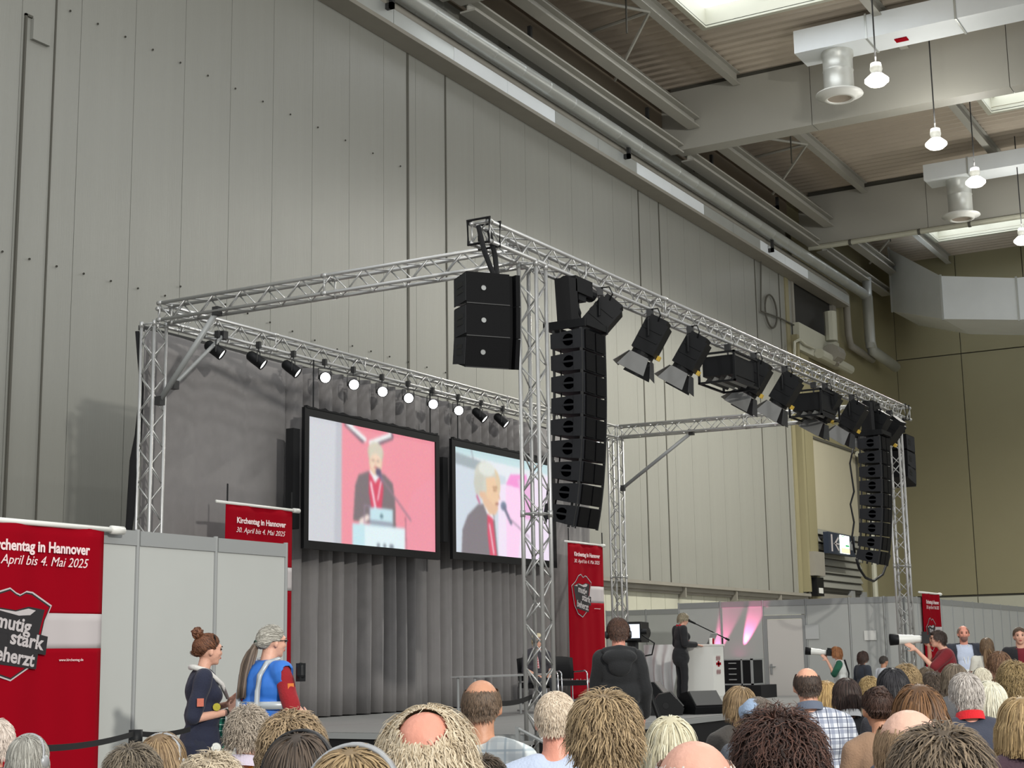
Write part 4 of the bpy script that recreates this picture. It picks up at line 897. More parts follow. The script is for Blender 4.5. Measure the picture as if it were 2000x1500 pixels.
# steps, table and small things before the near column
t = thing('stage_table', 'glass topped side table on the stage beside the near column', 'table')
a = PY(913, 1321, 12.2); b = PY(1040, 1321, 12.2)
obj('table_top', MB().box((a[0], 12.0, a[2]-.02), (b[0], 12.5, a[2])), M_alu, t)
for x in (a[0]+.05, b[0]-.05): obj('leg', MB().tube((x, 12.1, ZS), (x, 12.1, a[2]-.02), .02), M_alu, t); obj('leg', MB().tube((x, 12.4, ZS), (x, 12.4, a[2]-.02), .02), M_alu, t)
base(t)
t = thing('stage_steps', 'grey aluminium stage steps with a side frame behind the bald man', 'steps')
a = PY(975, 1392, 8.5)[0]; b = PY(1062, 1392, 8.5)[0]
for i in range(3): obj('tread', MB().box((a, 8.88-.25*(i+1), .42-.14*i), (b, 8.88-.25*i, .46-.14*i)), M_carpet, t)
for x in (a, b): obj('side_frame', MB().box((x-.03, 8.1, .0), (x+.01, 8.86, .06)).box((x-.03, 8.82, 0), (x+.01, 8.86, .62)).box((x-.03, 8.1, 0), (x+.01, 8.14, .3)).path([(x-.01, 8.12, .28), (x-.01, 8.84, .6)], .02, 6), M_alu, t)
base(t)
# belt barriers
def barrier(pts, lab, zt=.98):
    for i, p in enumerate(pts):
        t = thing('barrier_post', 'metal barrier post '+lab[i], 'barrier post', (p[0], p[1], 0), 0, 'belt barrier posts')
        obj('pole', MB().tube((0, 0, .02), (0, 0, zt-.1), .03, n=12), M_alu, t, True); obj('belt_head', MB().tube((0, 0, zt-.1), (0, 0, zt+.02), .042, n=12), M_blk2, t, True); obj('foot', MB().lathe([(.001, .03), (.16, .02), (.17, 0), (.001, 0)], 20), M_clamp, t, True)
B = [PD(265, 1432, 9.0), PD(75, 1462, 7.2)]
zb = B[0][2]; barrier([B[0]], ['in front of the left partition, left of the helper in navy'], zb)
barrier([B[1]], ['hidden behind the grey heads at the left'], B[1][2])
def belt(p, q, lab, h=.05, sag=.02):
    m = MB(); V = []; n = 10
    for i in range(n+1):
        s = i/n; x, y = p[0]+(q[0]-p[0])*s, p[1]+(q[1]-p[1])*s; z = p[2]+(q[2]-p[2])*s-sag*4*s*(1-s)
        V += [(x, y, z-h/2), (x, y, z+h/2), (x+.004, y+.004, z+h/2), (x+.004, y+.004, z-h/2)]
    F_ = [(4*i+k, 4*i+(k+1) % 4, 4*i+4+(k+1) % 4, 4*i+4+k) for i in range(n) for k in range(4)]
    o = obj('barrier_belt', m.add(V, F_), M_cloth_blk); tag(o, lab, 'belt', 'black barrier belts'); center(o)
belt(B[1], B[0], 'black barrier belt crossing the large red banner', .032)
belt(B[0], PD(372, 1424, 9.6), 'black barrier belt from the post to the helper in navy', .032)
belt(PD(975, 1374, 13.2), PD(1040, 1360, 14.2), 'black belt running to the near column beside the bald head', .045)
# ================================================================== people
def remesh(mb, name, m, vox=.012, smooth=3, disp=None):
    me = mb.mesh('tmp', m); o = bpy.data.objects.new('tmp', me); COL.objects.link(o)
    r = o.modifiers.new('r', 'REMESH'); r.mode = 'VOXEL'; r.voxel_size = vox; r.use_smooth_shade = True
    s = o.modifiers.new('s', 'SMOOTH'); s.factor = .5; s.iterations = smooth
    dg = bpy.context.evaluated_depsgraph_get(); out = bpy.data.meshes.new_from_object(o.evaluated_get(dg)); out.name = name
    bpy.data.objects.remove(o)
    if disp is not None:
        n = len(out.vertices); c = np.empty(n*3); out.vertices.foreach_get('co', c); nn = np.empty(n*3); out.vertices.foreach_get('normal', nn)
        c = c.reshape(-1, 3); nn = nn.reshape(-1, 3); c = c+nn*disp(c)[:, None]; out.vertices.foreach_set('co', c.ravel()); out.update()
    out.materials.clear(); out.materials.append(m)
    out.polygons.foreach_set('use_smooth', [True]*len(out.polygons)); return out
def folds(a=.006, f=14, seed=0):
    def fn(c):
        return a*(np.sin(c[:, 2]*f*2.1+c[:, 1]*f+seed+1.7*np.sin(c[:, 0]*f*.7))*.6+np.sin(c[:, 1]*f*1.6-c[:, 2]*f*.6+seed*2)*.4)
    return fn
Vc = Vector
def head_prims(mb, M, female=False, ears=True, jaw=1.0):
    """head about its own centre, face +X, top at z=.115, chin at about -.115"""
    def e(c, r, rot=None):
        mb.ell(M @ Vc(c), (1, 1, 1), 18, 12, (M.to_3x3() @ (rot or Matrix.Identity(3)) @ Matrix.Diagonal(r)))
    e((-.012, 0, .022), (.098, .077, .092)); e((.02, 0, -.012), (.074, .066, .088)); e((.034, 0, -.062), (.048, .05*jaw, .05)); e((.058, 0, -.092), (.024, .026, .02))
    e((.076, 0, .03), (.022, .05, .02)); e((.096, 0, -.022), (.015, .014, .02)); e((.092, 0, .003), (.01, .01, .03)); e((.082, 0, -.058), (.014, .024, .010)); e((.06, .036, -.02), (.026, .022, .026)); e((.06, -.036, -.02), (.026, .022, .026))
    if ears:
        for s in (-1, 1): e((-.006, s*.081, -.01), (.019, .009, .033), Matrix.Rotation(s*.35, 3, 'Z')); e((-.002, s*.079, -.034), (.009, .007, .012))
def hand_prims(mb, w, d, up, side, curl=.5, sc=1.0):
    """w wrist, d direction of the palm, up = back of the hand, side = thumb side"""
    w, d, up = Vc(w), Vc(d).normalized(), Vc(up).normalized(); s = d.cross(up).normalized()*side; up = s.cross(d).normalized()*side
    R = Matrix((d, s, up)).transposed()
    mb.ell(w+d*.05*sc, (1, 1, 1), 12, 8, R @ Matrix.Diagonal((.05*sc, .040*sc, .017*sc)))
    for k, (o, L) in enumerate(((.03, .072), (.011, .08), (-.009, .074), (-.028, .058))):
        p = w+d*.085*sc+s*o*sc; a = curl*(.6+.12*k)
        q = p+(d*math.cos(a*.5)-up*math.sin(a*.5)+s*o*1.2)*L*.5*sc; r = q+(d*math.cos(a*1.5)-up*math.sin(a*1.5)+s*o)*L*.5*sc
        mb.cap(p, .0095*sc, q, .0088*sc, 8); mb.cap(q, .0088*sc, r, .007*sc, 8)
    p = w+d*.02*sc+s*.028*sc; q = p+(d*.6+s*.75-up*.15)*.045*sc; r = q+(d*.9+s*.25-up*.3)*.035*sc
    mb.cap(p, .013*sc, q, .0105*sc, 8); mb.cap(q, .0105*sc, r, .008*sc, 8)

# ---- hair: locks combed over the head
def hairmesh(style, seed=1, n=900, M=None):
    """lock ribbons about the head centre; returns mesh with per-lock shade in attribute Col"""
    S = dict(L=.06, thick=.014, w=.010, curl=0, freq=60, grav=.3, out=.25, noise=.25, bald=0, baldc=(-.1, 0, .95), whorl=(-.35, 0, .9), seg=6, front=.62, back=-.62, side=-.05, spread=0, cut=None, cap=True, bun=None, frontal=0, lift=0)
    S.update(style); g = np.random.default_rng(seed)
    A = np.array([.106, .084, .101]); ctr = np.array([-.010, 0, .018])
    def surf(d, off): return d*(1/np.sqrt(((d/(A+off))**2).sum(-1)))[..., None] if np.ndim(off) == 0 else None
    # sample directions in the hair mask
    k = n*6; d = g.normal(size=(k, 3)); d /= np.linalg.norm(d, axis=1)[:, None]
    az = np.abs(np.arctan2(d[:, 1], d[:, 0])); el = d[:, 2]
    t = az/PI; lim = np.where(t < .35, S['front']+(S['side']+.12-S['front'])*(t/.35)**1.5, np.where(t < .55, S['side'], S['side']+(S['back']-S['side'])*np.clip((t-.55)/.2, 0, 1)))
    m = el > lim
    if S['bald']:
        bc = np.array(S['baldc'], float); bc /= np.linalg.norm(bc); m &= (d @ bc) < math.cos(S['bald'])+g.normal(size=k)*.03
    d = d[m][:n]; n = len(d)
    W = np.array(S['whorl'], float); W /= np.linalg.norm(W)
    tan = d-W; 
    if S['bun'] is not None:
        B = np.array(S['bun'], float); Bd = B/np.linalg.norm(B); tan = Bd-d
    if S['frontal']: tan = tan+np.array([S['frontal'], 0, 0])
    tan -= (tan*d).sum(1)[:, None]*d; tan /= np.linalg.norm(tan, axis=1)[:, None]+1e-6
    tan += g.normal(size=(n, 3))*S['noise']*.6
    off0 = S['thick']*(.2+.8*np.sqrt(g.random(n)))
    if S['bald']: off0 = off0*np.clip((np.arccos(np.clip(d @ bc, -1, 1))-S['bald'])/.55, .12, 1)
    p = d/np.sqrt(((d/A)**2).sum(1))[:, None]
    L = S['L']*(.65+.6*g.random(n)); seg = S['seg']; pts = [p.copy()]; v = tan*.9+d*S['out']; v /= np.linalg.norm(v, axis=1)[:, None]
    dwn = np.array([0, 0, -1.0]); ph = g.random(n)*6.28; 
    for s in range(seg):
        st = (L/seg)[:, None]
        gr = S['grav']*(s+1)/seg
        v = v+dwn*gr+g.normal(size=(n, 3))*S['noise']*.25; v /= np.linalg.norm(v, axis=1)[:, None]
        q = pts[-1]+v*st
        if S['curl']:
            a = ph+(s+1)*st[:, 0]*S['freq']; b1 = np.cross(v, d); q = q+b1*(np.cos(a)*S['curl'])[:, None]+d*(np.sin(a)*S['curl'])[:, None]*.6
        # keep outside the skull
        f = (s+1)/seg; off = off0*(.5+.5*f)
        e = np.sqrt(((q/(A+off[:, None]))**2).sum(1)); ins = (e < 1)
        low = q[:, 2] < -.02
        q = np.where((ins & ~low)[:, None], q/e[:, None], q)
        rr = np.hypot(q[:, 0]*.82, q[:, 1]); need = .077+off; fx = low & (rr < need); q[:, :2] = np.where(fx[:, None], q[:, :2]/np.maximum(rr, 1e-4)[:, None]*need[:, None], q[:, :2])
        # keep off the face
        face = (q[:, 0] > .055) & (q[:, 2] < .045) & (np.abs(q[:, 1]) < .075); q[:, 1] = np.where(face, np.sign(q[:, 1]+1e-5)*.078, q[:, 1]); q[:, 0] = np.where(face, np.minimum(q[:, 0], .075), q[:, 0])
        lim_o = off*(1.12+.25*f) if not S['lift'] else off*(1+S['lift'])
        e3 = np.sqrt(((q/(A+lim_o[:, None]))**2).sum(1)); fr = (e3 > 1) & ~low; q = np.where(fr[:, None], q/e3[:, None], q)
        rr = np.hypot(q[:, 0]*.82, q[:, 1]); mxr = .09+lim_o*1.35; fx = low & (rr > mxr); q[:, :2] = np.where(fx[:, None], q[:, :2]/np.maximum(rr, 1e-4)[:, None]*mxr[:, None], q[:, :2])
        if S['spread']:
            e2 = np.sqrt(((q/(A+S['spread']))**2).sum(1)); far = (e2 > 1) & (q[:, 2] > -.06); q = np.where(far[:, None], q/e2[:, None], q)
        if S['cut'] is not None: q[:, 2] = np.maximum(q[:, 2], S['cut']+.02*np.sin(ph))
        pts.append(q)
    P = np.stack(pts, 1)+ctr      # n, seg+1, 3
    wd = S['w']*(.6+.7*g.random(n)); prof = np.array([1.0]+[1-.75*((i+1)/seg)**2.2 for i in range(seg)])
    T = np.gradient(P, axis=1); T /= np.linalg.norm(T, axis=2)[..., None]+1e-9
    N = P-ctr; N /= np.linalg.norm(N, axis=2)[..., None]; Bn = np.cross(T, N); Bn /= np.linalg.norm(Bn, axis=2)[..., None]+1e-9
    hw = (wd[:, None]*prof[None])[..., None]
    V = np.stack([P-Bn*hw*.5-N*hw*.1, P+N*hw*.28, P+Bn*hw*.5-N*hw*.1], 2)   # n, seg+1, 3, 3
    nv = (seg+1)*3; idx = np.arange(n*nv).reshape(n, seg+1, 3)
    Q = [np.stack([idx[:, :-1, a], idx[:, :-1, b], idx[:, 1:, b], idx[:, 1:, a]], -1).reshape(-1, 4) for a, b in ((0, 1), (1, 2))]
    Fq = np.concatenate(Q); sh = (.45+.8*g.random(n)); shv = np.repeat(sh, nv).reshape(n, seg+1, 3)*(.78+.3*np.linspace(0, 1, seg+1))[None, :, None]
    V = V.reshape(-1, 3); shv = shv.ravel()
    # under-cap
    if S['cap']:
        nu, nvv = 40, 22; c0 = len(V); cv = []; ok = {}
        for j in range(nvv+1):
            z = math.sin(PI/2-j*(PI*.78)/nvv); r_ = math.cos(PI/2-j*(PI*.78)/nvv)
            for i in range(nu):
                a = 2*PI*i/nu; dd = np.array([r_*math.cos(a), r_*math.sin(a), z]); tt = min(a, 2*PI-a)/PI
                lm = S['front']+(S['side']+.12-S['front'])*(min(tt, .35)/.35)**1.5 if tt < .35 else (S['side'] if tt < .55 else S['side']+(S['back']-S['side'])*min(1, (tt-.55)/.2))
                b = z > lm-.03
                if S['bald']: b = b and (dd @ bc) < math.cos(S['bald']*1.14)
                ok[(j, i)] = b; cv.append(dd/np.sqrt(((dd/(A+(.001 if S['bald'] else S['thick']*.35)))**2).sum())+ctr)
        cf = []
        for j in range(nvv):
            for i in range(nu):
                i2 = (i+1) % nu
                if ok[(j, i)] and ok[(j, i2)] and ok[(j+1, i)] and ok[(j+1, i2)]: cf.append((c0+j*nu+i, c0+(j+1)*nu+i, c0+(j+1)*nu+i2, c0+j*nu+i2))
        V = np.concatenate([V, np.array(cv)]); shv = np.concatenate([shv, np.full(len(cv), .55)])
        if cf: Fq = np.concatenate([Fq, np.array(cf)])
    if M is not None: V = V @ np.array(M.to_3x3()).T+np.array(M.translation)
    me = bpy.data.meshes.new('hair'); me.vertices.add(len(V)); me.vertices.foreach_set('co', V.ravel()); me.loops.add(Fq.size); me.loops.foreach_set('vertex_index', Fq.ravel().astype(np.int32))
    me.polygons.add(len(Fq)); me.polygons.foreach_set('loop_start', np.arange(0, Fq.size, 4, dtype=np.int32)); me.polygons.foreach_set('use_smooth', [True]*len(Fq)); me.update()
    at = me.color_attributes.new('Col', 'FLOAT_COLOR', 'POINT'); c = np.ones((len(V), 4), np.float32); c[:, :3] = shv[:, None]; at.data.foreach_set('color', c.ravel())
    me.materials.append(None); return me
_hm = {}
def hair_mat(c, c2=None):
    k = (tuple(c), tuple(c2) if c2 else None)
    if k in _hm: return _hm[k]
    m = bpy.data.materials.new('hair_colour'); m.use_nodes = True; nt = m.node_tree; b = nt.nodes['Principled BSDF']
    a = nt.nodes.new('ShaderNodeAttribute'); a.attribute_name = 'Col'; mx = nt.nodes.new('ShaderNodeMix'); mx.data_type = 'RGBA'; mp = nt.nodes.new('ShaderNodeMapRange')
    mp.inputs[1].default_value = .4; mp.inputs[2].default_value = 1.35; nt.links.new(a.outputs['Fac'], mp.inputs[0]); nt.links.new(mp.outputs[0], mx.inputs[0])
    l = lin(c); l2 = lin(c2) if c2 else tuple(min(1, v*1.5) for v in l[:3])+(1,)
    mx.inputs[6].default_value = tuple(v*(.36+.4*min(1, sum(l[:3])/1.6)) for v in l[:3])+(1,); mx.inputs[7].default_value = l2
    nt.links.new(mx.outputs[2], b.inputs['Base Color']); b.inputs['Roughness'].default_value = .5; b.inputs['Specular IOR Level'].default_value = .35
    _hm[k] = m; return m
STY = dict(
    short=dict(L=.055, thick=.014, w=.005, grav=.3, noise=.3, back=-.62, side=-.0, n=3000),
    crop=dict(L=.025, thick=.007, w=.0042, grav=.3, noise=.4, back=-.6, side=0, seg=4, n=4000),
    tousled=dict(L=.075, thick=.026, w=.0048, grav=.3, out=.45, noise=.55, curl=.003, back=-.66, n=3800, lift=.45),
    fringe=dict(n=2600, L=.024, thick=.005, w=.004, grav=.5, bald=.98, back=-.62, side=-.02, front=.9, noise=.3, seg=4),
    fringe_small=dict(L=.05, thick=.012, w=.010, grav=.3, bald=.62, baldc=(-.55, 0, .82), back=-.66, side=-.05, noise=.5),
    halo=dict(L=.11, thick=.034, w=.003, grav=.35, out=.9, lift=.5, bald=.62, baldc=(-.62, 0, .78), noise=.55, curl=.004, freq=50, back=-.7, side=-.15, front=.5, seg=8, n=4200),
    curlyshort=dict(L=.05, thick=.028, w=.0048, grav=.2, out=.6, noise=.7, curl=.005, freq=120, back=-.55, side=-.15, seg=6, n=3600, lift=.3),
    curly=dict(L=.09, thick=.034, w=.005, grav=.25, out=.6, noise=.7, curl=.006, freq=110, spread=.05, back=-.7, side=-.3, seg=9, n=4000, lift=.35),
    afro=dict(L=.11, thick=.056, w=.005, grav=.2, out=.8, noise=.75, curl=.006, freq=110, spread=.07, back=-.75, side=-.4, seg=9, n=4400, lift=.3),
    bob=dict(L=.30, thick=.026, w=.006, grav=.5, noise=.12, cut=-.15, back=-.6, side=-.1, seg=8, n=2600),
    bobcurl=dict(L=.22, thick=.034, w=.012, grav=.4, noise=.3, curl=.007, freq=60, cut=-.13, seg=9, n=1200),
    long=dict(L=.46, thick=.022, w=.0065, grav=.75, noise=.1, back=-.6, side=-.1, seg=10, n=2000),
    updo=dict(n=2400, L=.07, thick=.014, w=.0055, grav=.0, bun=(-.75, 0, .66), noise=.22, back=-.66, side=-.12),
    pony=dict(n=1500, L=.08, thick=.012, w=.007, grav=.0, bun=(-.95, 0, .0), noise=.12, back=-.66, side=-.12),
    sleek=dict(n=3000, L=.10, thick=.016, w=.0055, grav=.5, noise=.12, back=-.7, side=-.2, seg=7),
)
_hc = {}
def get_hair(st, var=0):
    var = var % 2; k = (st, var)
    if k not in _hc:
        s = dict(STY[st]); n = s.pop('n', 1000); _hc[k] = hairmesh(s, 11+var*7+len(_hc), n)
    return _hc[k]
SKINS = {}
def skinm(c):
    if c not in SKINS: SKINS[c] = mat('skin_tone', c, .5, 0, .09, 22, .15, 60)
    return SKINS[c]
FAIR, PINKY, TAN, PALE = (222, 170, 146), (222, 152, 130), (196, 142, 112), (230, 190, 168)
_cm = {}
def cloth(c, rough=.9):
    if c not in _cm: _cm[c] = mat('cloth', c, rough, 0, .12, 7, .25, 90, sheen=.1)
    return _cm[c]
def plaid(c0, c1, c2, sc=14):
    m = bpy.data.materials.new('checked_cloth'); m.use_nodes = True; nt = m.node_tree; b = nt.nodes['Principled BSDF']; b.inputs['Roughness'].default_value = .9
    tc = nt.nodes.new('ShaderNodeTexCoord'); sp = nt.nodes.new('ShaderNodeSeparateXYZ'); nt.links.new(tc.outputs['Object'], sp.inputs[0])
    def stripes(sock, s, w_, ph=0):
        a = nt.nodes.new('ShaderNodeMath'); a.operation = 'MULTIPLY_ADD'; a.inputs[1].default_value = s; a.inputs[2].default_value = ph; nt.links.new(sock, a.inputs[0])
        f = nt.nodes.new('ShaderNodeMath'); f.operation = 'FRACT'; nt.links.new(a.outputs[0], f.inputs[0]); l = nt.nodes.new('ShaderNodeMath'); l.operation = 'LESS_THAN'; l.inputs[1].default_value = w_; nt.links.new(f.outputs[0], l.inputs[0]); return l.outputs[0]
    prev = None
    def mixc(fac, colr, amt):
        nonlocal prev
        mu = nt.nodes.new('ShaderNodeMath'); mu.operation = 'MULTIPLY'; mu.inputs[1].default_value = amt; nt.links.new(fac, mu.inputs[0])
        mx = nt.nodes.new('ShaderNodeMix'); mx.data_type = 'RGBA'; nt.links.new(mu.outputs[0], mx.inputs[0]); mx.inputs[7].default_value = lin(colr)
        if prev is None: mx.inputs[6].default_value = lin(c0)
        else: nt.links.new(prev, mx.inputs[6])
        prev = mx.outputs[2]
    mixc(stripes(sp.outputs[1], sc, .38), c1, .6); mixc(stripes(sp.outputs[2], sc, .38), c1, .6); mixc(stripes(sp.outputs[1], sc, .12, .5), c2, .8); mixc(stripes(sp.outputs[2], sc, .12, .5), c2, .8)
    nt.links.new(prev, b.inputs['Base Color']); return m
M_eye = mat('eye_dark', (40, 30, 28), .3); M_lip = mat('lip', (176, 92, 86), .5)
M_headset = mat('headset_grey', (168, 170, 172), .4, .2); M_band_b = mat('headset_black', (34, 34, 36), .45)
def headset_mesh(r=.112, w_=.02, m=M_headset):
    mb = MB(); a = [(-.03+.03*math.sin(t), .100*math.cos(t), .016+r*math.sin(t)) for t in np.linspace(-.05, PI+.05, 22)]
    V = []
    for x, y, z in a: V += [(x-w_, y*.985, z*.985), (x-w_, y*1.03, z*1.03+.002), (x+w_, y*1.03, z*1.03+.002), (x+w_, y*.985, z*.985)]
    n = len(a); mb.add(V, [(4*i+k, 4*i+(k+1) % 4, 4*i+4+(k+1) % 4, 4*i+4+k) for i in range(n-1) for k in range(4)])
    for s in (-1, 1): mb.lathe([(.001, 0), (.036, .0), (.038, .018), (.026, .03), (.001, .03)], 14, (-.012, s*.098-s*.016, -.012), Quaternion((1, 0, 0), -s*PI/2))
    return mb.mesh('headphones', m, True)
HSET = {'g': headset_mesh(), 'b': headset_mesh(m=M_band_b), 'thin': headset_mesh(.108, .008, M_band_b), 'grey_thin': headset_mesh(.112, .011)}

# ---- seated body: one mesh; shared by the audience
def seated_body(hy, female=0):
    b = MB(); HM = Matrix.Translation((.035, 0, 1.222)) @ Matrix.Rotation(hy, 4, 'Z')
    head_prims(b, HM, female)
    b.cap((-.01, 0, 1.03), .06 if not female else .05, (.012, 0, 1.17), .056 if not female else .048, 14)
    sh = .185 if not female else .16
    b.cap((-.02, -.10, 1.02), .062, (-.02, .10, 1.02), .062); b.ell((-.01, 0, .88), (.105, sh-.02, .17)); b.ell((.0, 0, .66), (.11, .15, .16)); b.ell((0, 0, .53), (.13, .18, .11))
    for s in (-1, 1):
        b.cap((-.015, s*.07, 1.04), .045, (-.01, s*sh, .985), .05); b.cap((-.01, s*sh, .985), .052, (.03, s*(sh+.05), .73), .04); b.cap((.03, s*(sh+.05), .73), .038, (.25, s*.12, .64), .026)
        hand_prims(b, (.26, s*.12, .635), (1, -s*.5, -.15), (0, 0, 1), s, .5)
        b.cap((.0, s*.1, .52), .085, (.42, s*.13, .52), .062); b.cap((.42, s*.13, .51), .058, (.44, s*.13, .1), .04); b.cap((.42, s*.13, .04), .04, (.6, s*.15, .03), .03)
    return remesh(b, 'body', None, .0125, 2)
def seated_shirt(female=0, big=1.0):
    b = MB(); sh = (.185 if not female else .162)*big
    b.ell((-.012, 0, .90), (.14*big, sh+.015, .175)); b.ell((0, 0, .7), (.142*big, .178*big, .2)); b.ell((0, 0, .55), (.158*big, .205*big, .11))
    b.cap((-.02, -.09, 1.015), .072, (-.02, .09, 1.015), .072)
    for s in (-1, 1): b.cap((-.018, s*.07, 1.04), .064, (-.012, s*sh, .985), .074); b.cap((-.012, s*sh, .985), .075, (.03, s*(sh+.055), .72), .062)
    return remesh(b, 'shirt', None, .014, 3, folds(.006, 13, female))
def seated_trousers():
    b = MB(); b.ell((0, 0, .53), (.165, .21, .12))
    for s in (-1, 1): b.cap((.0, s*.1, .53), .1, (.42, s*.13, .53), .078); b.cap((.42, s*.13, .52), .075, (.44, s*.13, .12), .06)
    return remesh(b, 'trousers', None, .018, 3)
SB = {}
ADJ = {(-6, 1404): 1.021, (58, 1434): 0.978, (262, 1452): 1.043, (415, 1468): 1.024, (572, 1388): 1.096, (588, 1428): 0.935, (832, 1388): 0.859, (940, 1327): 1.020, (1085, 1352): 0.980, (1180, 1347): 1.064, (1355, 1444): 0.886, (1442, 1340): 1.020, (1478, 1362): 0.956, (1518, 1380): 1.095, (1575, 1304): 1.022, (1652, 1324): 1.007, (1742, 1304): 0.993, (1768, 1297): 1.020, (1775, 1384): 0.985, (1832, 1414): 0.929, (1822, 1312): 1.006, (1884, 1314): 0.982, (1930, 1328): 1.017, (1862, 1296): 0.978, (1898, 1311): 1.035, (1915, 1304): 1.021, (1952, 1321): 1.021, (1978, 1291): 0.972, (1996, 1320): 0.976, (1950, 1272): 0.967, (1845, 1322): 0.995}
DBG = 0
def sbody(hy, f):
    k = (hy, f)
    if k not in SB: SB[k] = seated_body(math.radians(hy), f)
    return SB[k]
SHIRT = {(0, 0): seated_shirt(0), (1, 0): seated_shirt(1), (0, 1): seated_shirt(0, 1.13)}
TROU = seated_trousers()
def collar_mesh():
    m = MB(); V = []; n = 20
    for i in range(n+1):
        a = .9+(2*PI-1.8)*i/n
        for r, z in ((.066, 1.085), (.07, 1.12), (.078, 1.118), (.09, 1.07)): V.append((-.012+r*math.cos(a)*.95, r*math.sin(a), z-.02*math.cos(a)))
    return m.add(V, [(4*i+k, 4*i+k+1, 4*i+5+k, 4*i+4+k) for i in range(n) for k in range(3)]).mesh('collar', M_white, True)
COLLAR = collar_mesh()
def om(o, m):
    o.material_slots[0].link = 'OBJECT'; o.material_slots[0].material = m; return o
def sitter(px, py, wpx, lab, style='short', hair=(120, 96, 72), hair2=None, skin=FAIR, shirt=(90, 96, 120), hy=0, female=0, turn=0, hs=None, big=0, pant=(50, 52, 58), var=0, collar=None, sm=None, hw=.168, look=None, d=None, hsc=1.0, tilt=0):
    d = (d or F_PX*hw/wpx)*ADJ.get((px, py), 1); p = PD(px, py, d); print('SIT', px, py, round(d, 3)) if DBG else 0; top = 1.222+.113+STY[style]['thick']*.9
    if style in ('fringe', 'halo', 'fringe_small'): top = 1.337
    sc = max(.80, min(1.16, p[2]/top))
    tx, ty = look or (24.5, 12.0); hd = math.atan2(ty-p[1], tx-p[0])+math.radians(turn)
    t = thing('person', lab, 'person', (p[0]-.03*math.cos(hd), p[1]-.03*math.sin(hd), 0), hd, 'seated audience'); t.scale = (sc,)*3
    if p[2]/top < .8 or p[2]/top > 1.16: print('CLAMP', px, py, round(p[2], 2), lab)
    om(put('body', sbody(hy, female), t), skinm(skin))
    s = om(put('shirt', SHIRT[(female, 0) if not big else (0, 1)], t), sm or cloth(shirt)); om(put('trousers', TROU, t), cloth(pant))
    if collar: om(put('collar', COLLAR, t), cloth(collar))
    HM = Matrix.Translation((.035, 0, 1.222)) @ Matrix.Rotation(math.radians(hy), 4, 'Z')
    h = om(put('hair', get_hair(style, var), t, HM.translation, HM.to_euler()), hair_mat(hair, hair2)); h.scale = (hsc,)*3; h['kind'] = 'stuff'
    if hs: o = put('headphones', HSET[hs], t, HM.translation, HM.to_euler())
    if style == 'updo' or style == 'pony':
        pass
    return t, HM
def bun(t, HM, c, r, m, name='hair_bun'):
    g = np.random.default_rng(4); mb = MB()
    for i in range(46):
        a = g.random()*6.28; b_ = g.random()*6.28; rr = r*(.55+.3*g.random()); pts = []
        ax = Vector(g.normal(size=3)).normalized(); u = ax.orthogonal().normalized(); v = ax.cross(u)
        for k in range(9): tt = a+k*.35; pts.append(Vector(c)+(u*math.cos(tt)+v*math.sin(tt))*rr*(1+.1*math.sin(k)))
        mb.path(pts, [.003]+[.008]*7+[.002], 5)
    mb.ell(c, (r*.75,)*3)
    me = mb.mesh(name, m, True); at = me.color_attributes.new('Col', 'FLOAT_COLOR', 'POINT'); k = np.ones((len(me.vertices), 4), np.float32); k[:, :3] = (.5+.7*g.random(len(me.vertices)//1))[:, None]*.9
    at.data.foreach_set('color', k.ravel()); return put(name, me, t, HM.translation, HM.to_euler())

